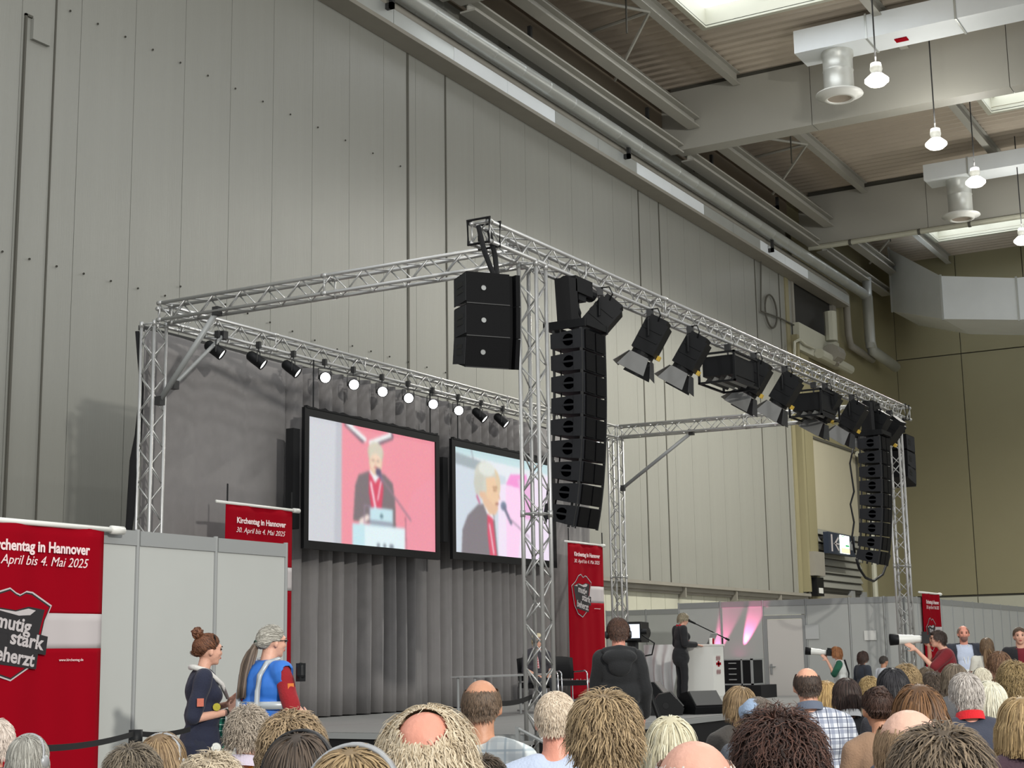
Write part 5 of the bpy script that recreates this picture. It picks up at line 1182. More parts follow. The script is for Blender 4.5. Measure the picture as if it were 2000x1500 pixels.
# ---- free pose figure
def figure(loc, rz, J, lab, skin=FAIR, hair=None, hair2=None, style='short', female=0, top=None, layers=(), pants=(40, 42, 50), shoes=(30, 30, 32), vox=.010, group=None, hs=None, scale=1.0, eyes=True, var=0, hands=True, hsc=1.0):
    """J: joints in metres, face +X. layers: list of (name, material, kind, sleeve 0..2, grow, hem z)"""
    D = dict(hip=(0, 0, .92), chest=(0, 0, 1.28), neck=(0, 0, 1.44), head=(.03, 0, 1.60), hyaw=0, hpitch=0,
             shL=(0, .175, 1.38), shR=(0, -.175, 1.38), elL=(-.02, .23, 1.10), elR=(-.02, -.23, 1.10), wrL=(.06, .24, .86), wrR=(.06, -.24, .86),
             knL=(.03, .1, .5), knR=(.03, -.1, .5), anL=(0, .11, .09), anR=(0, -.11, .09), belly=0, hdL=None, hdR=None, curl=.5, w=1.0)
    D.update(J); w_ = D['w']; jj = {k: Vc(v) for k, v in D.items() if isinstance(v, tuple) and len(v) == 3}
    t = thing('person', lab, 'person', loc, rz, group); t.scale = (scale,)*3
    HM = Matrix.Translation(jj['head']) @ Matrix.Rotation(math.radians(D['hyaw']), 4, 'Z') @ Matrix.Rotation(math.radians(D['hpitch']), 4, 'Y')
    b = MB(); head_prims(b, HM, female, jaw=.9 if female else 1)
    nr = .047 if female else .056; nb = jj['neck']-Vc((0, 0, .03)); b.cap(nb, nr+.006, jj['head']+Vc((-.022, 0, -.06)), nr, 14)
    ch, hp = jj['chest'], jj['hip']; up = (ch-hp).normalized()
    tq = (ch-hp).to_track_quat('Z', 'X').to_matrix() if 0 else Matrix.Rotation(math.atan2(up.x, up.z), 3, 'Y')
    sw = abs(jj['shL'].y-jj['shR'].y)/2
    def torso(mb, g=0, lowz=None):
        mb.ell(ch, (1, 1, 1), 18, 12, tq @ Matrix.Diagonal((.108*w_+g, sw*.92+g, .17+g))); m_ = ch.lerp(hp, .5); mb.ell(m_+Vc((D['belly']*.4, 0, 0)), (1, 1, 1), 18, 12, tq @ Matrix.Diagonal((.10*w_+g+D['belly'], .145*w_+g, .17+g)))
        mb.ell(hp, (1, 1, 1), 18, 12, Matrix.Diagonal((.115*w_+g, .165*w_+g, .11+g)))
        for s in ('L', 'R'):
            sgn = 1 if s == 'L' else -1; mb.cap(jj['neck']+Vc((-.012, sgn*.045, -.035)), .042+g*.8, jj['sh'+s], .05+g)
        if female: 
            for s in (-1, 1): mb.ell(ch+Vc((.075, s*.07, -.03)), (.06+g, .065+g, .065+g))
        if lowz is not None: mb.cap(hp+Vc((0, 0, .0)), .14*w_+g, Vc((hp.x, hp.y, lowz+.1)), .15*w_+g, 18, 1.1)
    torso(b)
    for s in ('L', 'R'):
        sg = 1 if s == 'L' else -1
        b.cap(jj['sh'+s], .05, jj['el'+s], .039); b.cap(jj['el'+s], .039, jj['wr'+s], .025)
        hd = Vc(D['hd'+s]) if D['hd'+s] else (jj['wr'+s]-jj['el'+s])
        upv = Vc((0, sg*1, .3)) if not D.get('up'+s) else Vc(D['up'+s])
        if hands: hand_prims(b, jj['wr'+s], hd, upv, 1 if (s == 'L') == (upv.y*hd.x-upv.x*hd.y < 0) else -1, D['curl'])
        b.cap(hp+Vc((0, sg*.085, -.04)), .09*w_, jj['kn'+s], .058); b.cap(jj['kn'+s], .056, jj['an'+s], .036)
    out = remesh(b, 'body', skinm(skin), vox, 2); put('body', out, t)
    # trousers, shoes
    tb = MB(); tb.ell(hp, (.13*w_, .18*w_, .125))
    for s in ('L', 'R'):
        sg = 1 if s == 'L' else -1; tb.cap(hp+Vc((0, sg*.085, -.04)), .103*w_, jj['kn'+s], .075); tb.cap(jj['kn'+s], .074, jj['an'+s]+Vc((0, 0, .02)), .058)
    put('trousers', remesh(tb, 'trousers', cloth(pants), .016, 3, folds(.005, 16)), t)
    for s in ('L', 'R'):
        a = jj['an'+s]; sb = MB(); sb.cap(a+Vc((-.03, 0, -.045)), .042, a+Vc((.13, 0, -.055)), .034); put('shoe', remesh(sb, 'shoe', cloth(shoes), .012, 2), t)
    for L_ in layers:
        nm, m_, sl, g, hem = L_[:5]; kb = MB(); torso(kb, g, hem)
        for s in ('L', 'R'):
            if sl > 0: kb.cap(jj['sh'+s], .056+g, jj['sh'+s].lerp(jj['el'+s], min(1, sl)), .047+g)
            if sl > 1: kb.cap(jj['el'+s], .045+g, jj['el'+s].lerp(jj['wr'+s], sl-1), .032+g)
        me = remesh(kb, nm, m_, .011, 2, folds(.0045, 17, g*100))
        if len(L_) > 5 and L_[5]:          # keep only where the test holds (open fronts, arm holes)
            bm = bmesh.new(); bm.from_mesh(me); bmesh.ops.delete(bm, geom=[f for f in bm.faces if not L_[5](f.calc_center_median())], context='FACES'); bm.to_mesh(me); bm.free()
        o = put(nm, me, t)
        if len(L_) > 5 and L_[5]: md = o.modifiers.new('thickness', 'SOLIDIFY'); md.thickness = .008
    if hair: h = om(put('hair', get_hair(style, var), t, HM.translation, HM.to_euler()), hair_mat(hair, hair2)); h['kind'] = 'stuff'; h.scale = (hsc,)*3
    if eyes:
        for s in (-1, 1):
            put('eye', MB().ell((0, 0, 0), (.008, .012, .007)).mesh('eye', M_eye, True), t, HM @ Vc((.088, s*.032, .008)), HM.to_euler())
            put('eyebrow', MB().path([(0, -.014, -.002), (.003, 0, .003), (0, .014, -.001)], .0032, 5).mesh('eyebrow', hair_mat(hair or (110, 90, 70))), t, HM @ Vc((.094, s*.032, .027)), HM.to_euler())
        put('lips', MB().ell((0, 0, .003), (.008, .02, .004)).ell((0, 0, -.004), (.009, .017, .005)).mesh('lips', M_lip, True), t, HM @ Vc((.09, 0, -.058)), HM.to_euler())
    if hs: put('headphones', HSET[hs], t, HM.translation, HM.to_euler())
    return t, HM, jj
def locks(t, pts_list, r, m, nm='ponytail'):
    mb = MB()
    for pts in pts_list: mb.path(pts, [r*(.6 if i in (0, len(pts)-1) else 1) for i in range(len(pts))], 6)
    me = mb.mesh(nm, m, True); at = me.color_attributes.new('Col', 'FLOAT_COLOR', 'POINT'); g = np.random.default_rng(2); k = np.ones((len(me.vertices), 4), np.float32); k[:, :3] = np.repeat(.5+.7*g.random(len(pts_list)), len(me.vertices)//len(pts_list))[:, None][:len(me.vertices)] if len(me.vertices) % len(pts_list) == 0 else .8
    at.data.foreach_set('color', k.ravel()); return put(nm, me, t)
def tail(t, a, b, c, n, spread, r, m, nm='ponytail', seed=1):
    g = random.Random(seed); L_ = []
    for i in range(n):
        o = Vc((g.gauss(0, 1), g.gauss(0, 1), 0))*spread; pts = []
        for k in range(8):
            s = k/7; p = Vc(a)*(1-s)**2+Vc(b)*2*s*(1-s)+Vc(c)*s*s; pts.append(p+o*math.sin(min(1, s*1.6)*PI*.62)+Vc((0, 0, g.uniform(-.01, .01))))
        L_.append(pts)
    return locks(t, L_, r, m, nm)
# ------------------------------------------------------------------ the audience, from left to right
sitter(-6, 1404, 72, 'seated person cut by the left photo edge with pinkish white hair', 'short', (206, 190, 176), (240, 226, 214), skin=PINKY, shirt=(60, 60, 66), hy=35)
sitter(58, 1434, 74, 'seated person with straight ash grey hair, second from the left edge', 'sleek', (150, 146, 136), (206, 204, 194), shirt=(96, 98, 100), hs='grey_thin', female=1)
sitter(262, 1452, 104, 'seated person with short dark wavy brown grey hair before the barrier post', 'tousled', (96, 86, 74), (150, 136, 116), shirt=(70, 72, 74))
sitter(318, 1429, 84, 'seated person with light brown hair and a grey headset band, before the helper in navy', 'bob', (140, 112, 80), (186, 158, 120), shirt=(88, 84, 90), hs='g', female=1)
sitter(415, 1468, 118, 'seated person with pale frizzy blond hair at the bottom edge', 'curly', (186, 168, 142), (232, 216, 188), shirt=(110, 108, 104), female=1)
sitter(486, 1377, 76, 'seated person with grey curls and a headset band in a bright orange vest', 'curlyshort', (150, 136, 120), (200, 186, 168), shirt=(250, 160, 12), hs='g', female=1, collar=(200, 190, 205))
sitter(572, 1388, 112, 'seated person with bushy light brown curls', 'curly', (142, 118, 88), (196, 170, 134), shirt=(120, 100, 84), female=1, var=1)
sitter(588, 1428, 120, 'seated person with smooth dark brown hair and a grey headband, before the bushy curls', 'sleek', (74, 62, 52), (112, 96, 82), shirt=(54, 50, 54), hs='b', female=1, var=1)
sitter(692, 1458, 176, 'seated person with light brown hair under a wide grey headset band, bottom edge', 'short', (154, 128, 92), (196, 168, 126), shirt=(90, 92, 96), hs='g', skin=TAN, hw=.17, var=1)
sitter(832, 1388, 118, 'seated person with a wispy white blond ring of hair around a pink bald crown', 'halo', (206, 184, 150), (246, 232, 206), skin=PINKY, shirt=(160, 150, 140), hw=.16)
sitter(912, 1424, 70, 'seated person with short white hair half hidden behind the wispy bald head', 'sleek', (214, 206, 190), (246, 242, 232), skin=PINKY, shirt=(196, 190, 170), hs='thin')
sitter(940, 1327, 72, 'bald seated man with a short dark fringe in a pale checked shirt', 'fringe', (96, 78, 62), (130, 108, 88), skin=TAN, sm=plaid((214, 218, 216), (188, 196, 198), (168, 180, 186), 13), hw=.155, big=0)
sitter(940, 1474, 102, 'seated person with dark brown hair, only the crown showing at the bottom edge', 'tousled', (70, 58, 48), (104, 88, 72), shirt=(60, 58, 60), var=1)
sitter(1085, 1352, 76, 'seated man with cropped pale blond hair in a light blue shirt', 'crop', (206, 184, 158), (238, 222, 200), skin=PINKY, shirt=(192, 204, 226), hw=.158)
sitter(1180, 1347, 126, 'seated person with thick short light brown hair, large in the middle of the front', 'tousled', (146, 120, 88), (196, 170, 130), skin=PINKY, shirt=(56, 58, 62), var=2, hw=.176)
sitter(1308, 1395, 88, 'seated person with a smooth platinum blond bob', 'bob', (206, 196, 162), (248, 242, 216), shirt=(38, 40, 44), female=1, var=1)
sitter(1355, 1444, 150, 'bald seated man with a pink crown and thin white side hair at the bottom edge', 'fringe', (214, 200, 186), (244, 238, 230), skin=(228, 172, 150), shirt=(90, 84, 80), hw=.158)
sitter(1442, 1340, 56, 'seated person with light brown hair and a visible ear beside the blue cap', 'sleek', (134, 110, 78), (178, 150, 112), shirt=(70, 66, 62), female=1, hy=35, var=2)
cp_, HMc = sitter(1478, 1362, 56, 'seated person wearing a pale blue grey cap', 'crop', (120, 110, 100), shirt=(80, 84, 92), hy=35)
mb = MB()
for i in range(1): mb.lathe([(.001, .118), (.05, .112), (.088, .08), (.103, .04), (.106, .02), (.1, .018)], 22).cap((.07, 0, .03), .03, (.15, 0, .02), .02, 12, 2.2)
put('cap', mb.mesh('cap', cloth((150, 170, 196)), True), cp_, HMc.translation, HMc.to_euler())
sitter(1518, 1380, 200, 'seated person with a big dark brown curly mop of hair, largest in the front row', 'afro', (52, 36, 30), (98, 66, 54), shirt=(44, 40, 44), hw=.25, female=1)
sitter(1575, 1304, 50, 'bald man with a dark fringe in a blue and white checked shirt', 'fringe', (58, 46, 40), (92, 74, 62), skin=(222, 164, 136), sm=plaid((214, 218, 226), (120, 128, 150), (50, 58, 84), 16), hw=.155, hy=0, big=1, collar=(96, 104, 120))
sitter(1612, 1328, 44, 'seated person with golden blond hair in a turquoise shirt beside the checked shirt', 'bob', (176, 138, 82), (222, 188, 128), shirt=(20, 160, 200), female=1, var=2)
sitter(1652, 1324, 50, 'seated woman with sleek dark brown hair, black jacket and white collar', 'sleek', (50, 38, 34), (84, 64, 56), shirt=(34, 34, 38), collar=(226, 226, 226), female=1, hy=0)
t_, H_ = sitter(1712, 1344, 62, 'seated woman with a dark brown pinned up bun and an earring', 'updo', (58, 42, 36), (96, 72, 62), skin=TAN, shirt=(150, 120, 96), female=1, hy=0)
bun(t_, H_, (-.075, 0, .095), .05, hair_mat((58, 42, 36), (96, 72, 62)))
sitter(1742, 1304, 52, 'seated person with a smooth black domed head of hair behind the bun', 'sleek', (34, 32, 36), (60, 58, 62), shirt=(50, 50, 56), female=1, var=1)
sitter(1768, 1297, 42, 'seated person with tousled light brown hair before the far truss column', 'curly', (150, 124, 86), (196, 168, 124), shirt=(90, 84, 70), female=1)
sitter(1792, 1333, 88, 'seated person with long glossy auburn brown hair', 'long', (104, 72, 44), (158, 114, 74), shirt=(60, 62, 76), female=1)
sitter(1775, 1384, 130, 'bald seated man with pale crown and brown side hair, front right', 'fringe', (146, 118, 88), (186, 156, 122), skin=(226, 182, 160), shirt=(80, 72, 66), hw=.158, hy=-35, turn=20)
sitter(1832, 1414, 170, 'seated person with tousled dark grey brown hair at the bottom right', 'tousled', (98, 84, 68), (156, 136, 112), shirt=(40, 40, 44), hw=.185, var=3)
sitter(1822, 1312, 40, 'seated person with short dark brown hair, left of the man with red scarf', 'tousled', (70, 58, 48), (106, 90, 76), shirt=(90, 80, 70))
t_, H_ = sitter(1884, 1314, 56, 'seated man with short grey hair, red scarf and dark navy sweater', 'short', (168, 158, 148), (222, 214, 206), skin=PINKY, shirt=(58, 62, 76), hw=.165, big=1, collar=(206, 26, 36), hy=0)
sitter(1930, 1328, 56, 'seated person with cream white hair and dark headphones in a lime green top', 'bob', (222, 216, 190), (252, 248, 228), shirt=(170, 206, 90), hs='thin', female=1)
sitter(1990, 1358, 76, 'seated person with a blond brown bob at the right photo edge', 'bob', (166, 136, 92), (214, 184, 134), shirt=(70, 50, 60), female=1, var=1)
sitter(1862, 1296, 42, 'seated person with smooth grey brown hair below the man in the dark suit', 'sleek', (112, 98, 82), (150, 134, 114), shirt=(90, 90, 92), female=1, var=2)
sitter(1898, 1311, 34, 'seated person with short reddish brown hair behind the grey haired man', 'short', (104, 66, 48), (142, 98, 74), shirt=(80, 60, 60))
sitter(1915, 1304, 36, 'seated person in front of the woman in white, with cream hair and a thin headset', 'short', (222, 212, 186), (250, 244, 224), shirt=(200, 196, 186), hs='thin', var=1)
sitter(1952, 1321, 46, 'seated person with long mid brown hair at the right', 'long', (116, 84, 56), (160, 122, 86), shirt=(80, 74, 70), female=1, var=1)
sitter(1978, 1291, 46, 'seated person with braided dark blond hair near the right edge', 'curly', (134, 110, 72), (186, 160, 112), shirt=(110, 104, 90), female=1, var=1)
sitter(1996, 1320, 38, 'seated person with light blond hair at the right edge, below the braided hair', 'bob', (180, 152, 108), (222, 196, 150), shirt=(120, 110, 96), female=1)
sitter(1950, 1272, 36, 'brown haired person with an arm raised to the head, right of the woman in white', 'short', (106, 76, 54), (146, 110, 82), shirt=(100, 70, 60), var=2)
sitter(1640, 1338, 36, 'seated person with light brown hair peeping out between the black jacket and the bun', 'short', (128, 104, 78), (170, 144, 110), shirt=(96, 90, 80), var=2)
sitter(1697, 1321, 34, 'seated person with dark blond hair behind the pinned up bun', 'curly', (166, 136, 86), (206, 178, 126), shirt=(120, 110, 90), female=1)
sitter(1808, 1303, 32, 'seated person with short brown hair between the light brown and dark brown heads', 'short', (90, 76, 60), (130, 112, 92), shirt=(80, 84, 90), var=1)
sitter(1845, 1322, 36, 'seated person with pale cream hair left of the man with the red scarf', 'bob', (204, 188, 154), (238, 226, 198), shirt=(150, 60, 50), female=1, var=2)
sitter(1935, 1300, 34, 'seated person with dark auburn hair between the cream hair and the braids', 'sleek', (88, 58, 44), (126, 90, 70), shirt=(70, 66, 70), female=1)
sitter(1872, 1330, 34, 'seated person with a small greying head left of the red scarf', 'short', (120, 112, 104), (170, 160, 150), shirt=(200, 90, 60), var=1) if 0 else None

# ------------------------------------------------------------------ standing and stage people
def place(px, py, d, z0=0): p = PD(px, py, d); return Vc((p[0], p[1], z0)), p[2]-z0
def facing(v): return math.atan2(v[1], v[0])
RIGHT = (_r[0], _r[1]); FWD = (math.cos(yaw), math.sin(yaw))
def dirn(r_, f_): return math.atan2(_r[1]*r_+FWD[1]*f_, _r[0]*r_+FWD[0]*f_)
# helper in navy, hair bun, seen from the side, hands together before the chest
loc, h = place(397, 1240, 11.0)
t, HM, jj = figure(loc, dirn(.92, .25), dict(head=(.045, 0, 1.585), hyaw=14, elL=(-.05, .25, 1.10), elR=(-.08, -.22, 1.08), wrL=(.20, .11, 1.17), wrR=(.21, -.08, 1.12), hdR=(.6, .1, .75), hdL=(.7, -.15, .6), upR=(-.5, -.8, .3), upL=(-.5, .8, .3), belly=.02, w=1.05, curl=.35),
    'standing woman in a navy shirt with a brown hair bun and white neckerchief', FAIR, (98, 62, 44), (150, 100, 72), 'updo', 1, layers=(('shirt', cloth((34, 38, 58)), .95, .016, .78),), scale=h/1.705, vox=.009, pants=(36, 40, 56))
hb = hair_mat((98, 62, 44), (150, 100, 72)); bun(t, HM, (-.095, 0, .135), .05, hb)
put('sunglasses', MB().path([(.03, -.085, .03), (.02, -.08, .1), (.03, 0, .128), (.02, .08, .1), (.03, .085, .03)], .006, 6).mesh('sunglasses', M_black), t, HM.translation, HM.to_euler())
put('neckerchief', MB().path([(-.09, 0, 1.46), (-.07, .09, 1.46), (.03, .10, 1.43), (.145, .07, 1.33), (.195, .02, 1.22), (.195, -.02, 1.22), (.145, -.07, 1.33), (.03, -.10, 1.43), (-.07, -.09, 1.46)], [.022, .022, .02, .016, .012, .012, .016, .02, .022], 8, closed=True).mesh('neckerchief', cloth((214, 212, 206)), True), t)
put('green_scarf', MB().box((.13, -.07, .78), (.175, .05, 1.12)).mesh('green_scarf', plaid((20, 104, 84), (10, 60, 52), (210, 226, 216), 22)), t)
put('sleeve_patch', MB().cbox((-.03, -.285, 1.2), (.05, .012, .06)).mesh('sleeve_patch', cloth((196, 110, 90))), t)
put('round_badge', MB().lathe([(.001, .01), (.02, .01), (.022, 0), (.036, 0), (.038, .006)], 18, (.10, -.17, .86), Quaternion((1, 0, 0), PI/2)).mesh('round_badge', M_wplast), t)
put('chest_badge', MB().lathe([(.001, .006), (.028, .004), (.03, 0)], 14, (.1, -.16, 1.16), Quaternion((1, 0, 0), PI/2)).mesh('chest_badge', cloth((180, 170, 60))), t)
put('bracelet', MB().lathe([(.027, -.008), (.031, 0), (.027, .008)], 12, jj['elR'].lerp(jj['wrR'], .9), (jj['wrR']-jj['elR']).to_track_quat('Z', 'Y')).mesh('bracelet', cloth((70, 70, 60))), t)
# helper in the blue safety vest, seen from behind right, long pony tail
loc, h = place(522, 1220, 10.8)
t, HM, jj = figure(loc, dirn(.72, .68), dict(head=(.05, 0, 1.60), hyaw=-12, elL=(.02, .28, 1.12), elR=(.03, -.285, 1.12), wrL=(.24, .12, 1.1), wrR=(.25, -.16, 1.06), hdR=(.7, .6, 0), hdL=(.7, -.6, 0), belly=.06, w=1.2, shL=(0, .195, 1.38), shR=(0, -.195, 1.38)),
    'standing man with a grey ponytail in a blue safety vest over a dark red shirt', FAIR, (150, 144, 132), (214, 210, 198), 'pony', 0,
    layers=(('shirt', cloth((150, 24, 34)), .95, .016, .8), ('safety_vest', mat('vest_blue', (46, 112, 200), .6, 0, .12, 8), .12, .034, .76, lambda c: abs(c.y) < .262 and not (abs(c.y) < .05 and c.x > .02 and c.z > .7))), scale=h/1.73, vox=.009, pants=(60, 64, 74))
tail(t, HM @ Vc((-.115, .01, .0)), HM @ Vc((-.19, .03, -.08)), (-.17, .06, 1.20), 22, .022, .011, hair_mat((92, 76, 64), (150, 132, 116)))
put('hair_tie', MB().lathe([(.02, -.01), (.027, 0), (.02, .01)], 12, HM @ Vc((-.125, .01, -.005)), Quaternion((0, 1, 0), 1.2)).mesh('hair_tie', cloth((60, 80, 70))), t)
M_refl = mat('reflective_grey', (176, 182, 186), .35, .2)
rb = MB(); V = []
def vest_band(z, h_, y0, y1, nm='reflective_band'):
    """band hugging the vest's back"""
    V = []; n = 28
    for i in range(n+1):
        a = PI*.42+(PI*1.16)*i/n; r1, r2 = .19, .25
        for dz in (0, h_): V.append((.015+r1*math.cos(a)-.0, r2*math.sin(a), z+dz))
    return V, [(2*i, 2*i+1, 2*i+3, 2*i+2) for i in range(n)]
for z in (1.12, ): V, F_ = vest_band(z, .055, 0, 0); o = put('reflective_band', MB().add(V, F_).mesh('reflective_band', M_refl, True), t); md = o.modifiers.new('thickness', 'SOLIDIFY'); md.thickness = .006
for sy_ in (-.12, .12):
    o = put('reflective_band', MB().path([(.03, sy_*.95, 1.475), (-.08, sy_, 1.45), (-.142, sy_, 1.36), (-.158, sy_, 1.25), (-.165, sy_, 1.12), (-.185, sy_, 1.02), (-.19, sy_, .96)], .022, 6).mesh('reflective_band', M_refl, True), t)
put('arm_badge', MB().cbox((.01, -.29, 1.27), (.05, .014, .065)).mesh('arm_badge', cloth((226, 130, 60))), t)
put('handheld_radio', MB().cbox((.05, -.36, 1.38), (.05, .05, .13)).cap((.05, -.36, 1.36), .035, (.05, -.36, 1.42), .03).mesh('handheld_radio', M_black), t)
put('glasses', MB().path([(-.01, -.088, .012), (.09, -.07, .012), (.105, -.03, .006), (.105, .03, .006), (.09, .07, .012), (-.01, .088, .012)], .0035, 5).mesh('glasses', M_clamp), t, HM.translation, HM.to_euler())
# camera operator from behind
loc, h = place(1207, 1208, 12.7)
t, HM, jj = figure(loc, dirn(.02, 1), dict(head=(.04, 0, 1.60), elR=(.03, -.2, 1.12), wrR=(.16, -.2, .92), elL=(.10, .18, 1.14), wrL=(.34, .05, 1.2), w=1.0, shL=(0, .145, 1.38), shR=(0, -.145, 1.38)),
    'camera operator in a black hooded jacket with headphones, seen from behind', PINKY, (70, 46, 36), (104, 74, 58), 'crop', 0, layers=(('hooded_jacket', cloth((28, 29, 31)), 1.9, .03, .74),), scale=h/1.722, hs='b', pants=(30, 30, 34), hsc=1.06)
put('hood', remesh(MB().ell((-.11, 0, 1.40), (.07, .15, .07)).ell((-.13, 0, 1.33), (.05, .1, .09)).cap((-.05, -.12, 1.45), .035, (-.09, .0, 1.46), .045).cap((-.05, .12, 1.45), .035, (-.09, .0, 1.46), .045), 'hood', cloth((28, 29, 31)), .012, 3), t)
cmt = thing('video_camera', 'video camera on a tripod with its lit viewfinder beside the operator', 'camera', PD(1236, 1400, 13.3)*np.array((1, 1, 0)), dirn(.25, 1))
zc = PD(1236, 1234, 13.3)[2]
obj('camera_body', MB().box((-.02, -.1, zc-.09), (.42, .08, zc+.09)).tube((.42, 0, zc), (.62, 0, zc), .07, .085, 18), M_blk2, cmt)
vf = obj('viewfinder', MB().box((-.16, -.12, zc-.075), (-.1, .13, zc+.085)).box((-.1, -.02, zc-.02), (0, .02, zc+.02)).tube((-.13, -.12, zc), (-.13, -.17, zc), .025), M_black, cmt)
obj('display', MB().box((-.165, -.11, zc-.055), (-.16, .07, zc+.065)), mat('display_lit', (210, 220, 235), .4, emit=(200, 212, 235), es=.85), vf)
obj('tripod_head', MB().tube((.12, 0, zc-.2), (.12, 0, zc-.09), .05).path([(.1, 0, zc-.14), (-.2, -.1, zc-.3), (-.35, -.14, zc-.42)], .014, 6), M_clamp, cmt)
for a in (0.5, 2.6, 4.7): obj('leg', MB().tube((.12+.03*math.cos(a), .03*math.sin(a), zc-.2), (.12+.5*math.cos(a), .5*math.sin(a), .0), .022), M_blk2, cmt)
obj('cable', MB().path([(-.1, -.12, zc-.03), (-.05, -.22, zc-.1), (.05, -.18, zc-.2), (.1, -.06, zc-.22)], .007, 5), M_black, cmt)
# the speaker at the lectern, facing right
loc = Vc((27.05, PX(1330, 1300, 27.05)[1], ZS)); h = PX(1340, 1196, 27.05)[2]-ZS
suit = cloth((30, 30, 33))
t, HM, jj = figure(loc, dirn(.93, .30), dict(head=(.085, 0, 1.565), hpitch=14, chest=(.02, 0, 1.27), neck=(.03, 0, 1.43), elL=(.02, .24, 1.10), elR=(.0, -.23, 1.10), wrL=(.27, .16, 1.08), wrR=(.28, -.12, 1.08), hdR=(1, .2, -.1), hdL=(1, -.2, -.1), upR=(0, 0, 1), upL=(0, 0, 1), w=.95),
    'grey haired speaker in a black suit and red scarf at the white lectern', FAIR, (134, 122, 100), (190, 178, 150), 'short', 1, layers=(('blouse', cloth((226, 224, 226)), .1, .006, None), ('suit_jacket', suit, 1.9, .024, .72, lambda c: not (abs(c.y) < .05 and c.x > .06 and c.z > 1.1))), scale=h/1.70, pants=(28, 28, 31))
put('scarf', MB().path([(-.04, .05, 1.46), (.06, .075, 1.42), (.13, .05, 1.30), (.145, .045, 1.12)], [.02, .024, .028, .026], 8).path([(-.04, -.05, 1.46), (.06, -.075, 1.42), (.13, -.05, 1.30), (.145, -.045, 1.12)], [.02, .024, .028, .026], 8).mesh('scarf', plaid((200, 26, 44), (170, 16, 36), (236, 200, 204), 24), True), t)
# chairs and the seated guest on stage
def armchair(x, y, rz, lab):
    t = thing('armchair', lab, 'chair', (x, y, ZS), rz, 'black armchairs on the stage')
    obj('seat', MB().cbox((0, 0, .43), (.5, .5, .09)), M_cloth_blk, t)
    b = MB(); V = []
    for i in range(9):
        s = -1+2*i/8; V += [(-.22-.04*(1-s*s), s*.26, .5), (-.27-.06*(1-s*s), s*.27, .9-.03*s*s), (-.23-.06*(1-s*s), s*.27, .9-.03*s*s), (-.18-.04*(1-s*s), s*.26, .5)]
    b.add(V, [(4*i+k, 4*i+(k+1) % 4, 4*i+4+(k+1) % 4, 4*i+4+k) for i in range(8) for k in range(4)]+[(0, 1, 2, 3), (32, 33, 34, 35)]); obj('backrest', b, M_cloth_blk, t, True)
    for s in (-1, 1):
        obj('armrest', MB().path([(-.2, s*.27, .62), (.18, s*.27, .64), (.24, s*.27, .6), (.25, s*.27, .3), (.22, s*.27, .02), (-.25, s*.27, .02)], .014, 8), mat('chrome', (220, 220, 222), .15, .95) if 'chrome' not in MATS else MATS['chrome'], t, True)
        obj('back_post', MB().tube((-.2, s*.24, .02), (-.22, s*.24, .6), .012), MATS['chrome'], t)
    return t
pc = PY(1050, 1330, 12.5)
armchair(pc[0], 12.5, dirn(.35, -.95), 'black armchair under the seated guest behind the near column')
pa = PY(1108, 1330, 12.9); armchair(pa[0], 12.9, dirn(.5, -.85), 'empty black armchair with chrome arms before the slim red banner')
gt, gH = sitter(1050, 1243, 30, 'guest with pale blond hair seated on the stage behind the near column', 'short', (222, 206, 164), (250, 240, 206), shirt=(56, 54, 60), d=22.9, look=(0, 0))
gt.location = (pc[0], 12.5, ZS-.02); gt.rotation_euler = (0, 0, dirn(.35, -.95)); gt.scale = (.97,)*3; del gt['group']
put('scarf', MB().path([(-.02, .06, 1.1), (.08, .07, 1.03), (.13, .05, .9), (.15, .04, .75)], .024, 8).path([(-.02, -.06, 1.1), (.08, -.07, 1.03), (.13, -.05, .9), (.15, -.04, .75)], .024, 8).mesh('scarf', plaid((200, 26, 44), (236, 220, 224), (236, 200, 204), 24), True), gt)
put('papers', MB().cbox((.3, 0, .66), (.2, .15, .01)).mesh('papers', M_wplast), gt)
# photographer in white and green
def tele(rootlab, hand_px, d, rz, pitch, name='camera'):
    p = PD(*hand_px, d); c = thing('photo_camera', rootlab, 'camera', p, rz); c.rotation_euler = (0, math.radians(-pitch), rz)
    obj('camera_body', MB().box((-.04, -.075, -.05), (.04, .075, .05)).box((-.03, -.03, .05), (.03, .03, .085)), M_black, c)
    obj('lens_barrel', MB().lathe([(.04, .0), (.045, .08), (.052, .1), (.055, .22), (.06, .26)], 18, (.04, 0, 0), Quaternion((0, 1, 0), PI/2)), M_wplast, c, True)
    obj('lens_hood', MB().lathe([(.062, .26), (.068, .36), (.062, .36), (.05, .27), (.001, .27)], 18, (.04, 0, 0), Quaternion((0, 1, 0), PI/2)), M_black, c, True); return c
loc, h = place(1638, 1262, 26.0)
lf = dirn(-.95, .25)
t, HM, jj = figure(loc, lf, dict(head=(.06, 0, 1.60), elL=(.10, .26, 1.18), elR=(.14, -.24, 1.20), wrL=(.24, .08, 1.46), wrR=(.26, -.04, 1.50), hdL=(.6, -.1, .7), hdR=(.5, .1, .7)),
    'photographer in a white vest and green sleeves aiming a long white lens to the left', FAIR, (150, 92, 54), (196, 134, 86), 'sleek', 0, layers=(('shirt', cloth((34, 92, 70)), 1.0, .016, .8), ('vest', cloth((216, 218, 214)), .08, .03, .76, lambda c: abs(c.y) < .2)), scale=h/1.73, pants=(46, 46, 50), vox=.012)
put('strap', MB().path([(-.1, .12, 1.46), (-.17, .02, 1.2), (-.15, -.12, .95)], .014, 6).path([(-.1, -.12, 1.46), (-.17, -.02, 1.2), (-.15, .12, .95)], .014, 6).mesh('strap', M_black), t)
k = h/1.73; cl = loc+Matrix.Rotation(lf, 3, 'Z') @ (Vc((.20, 0, 1.60))*k)
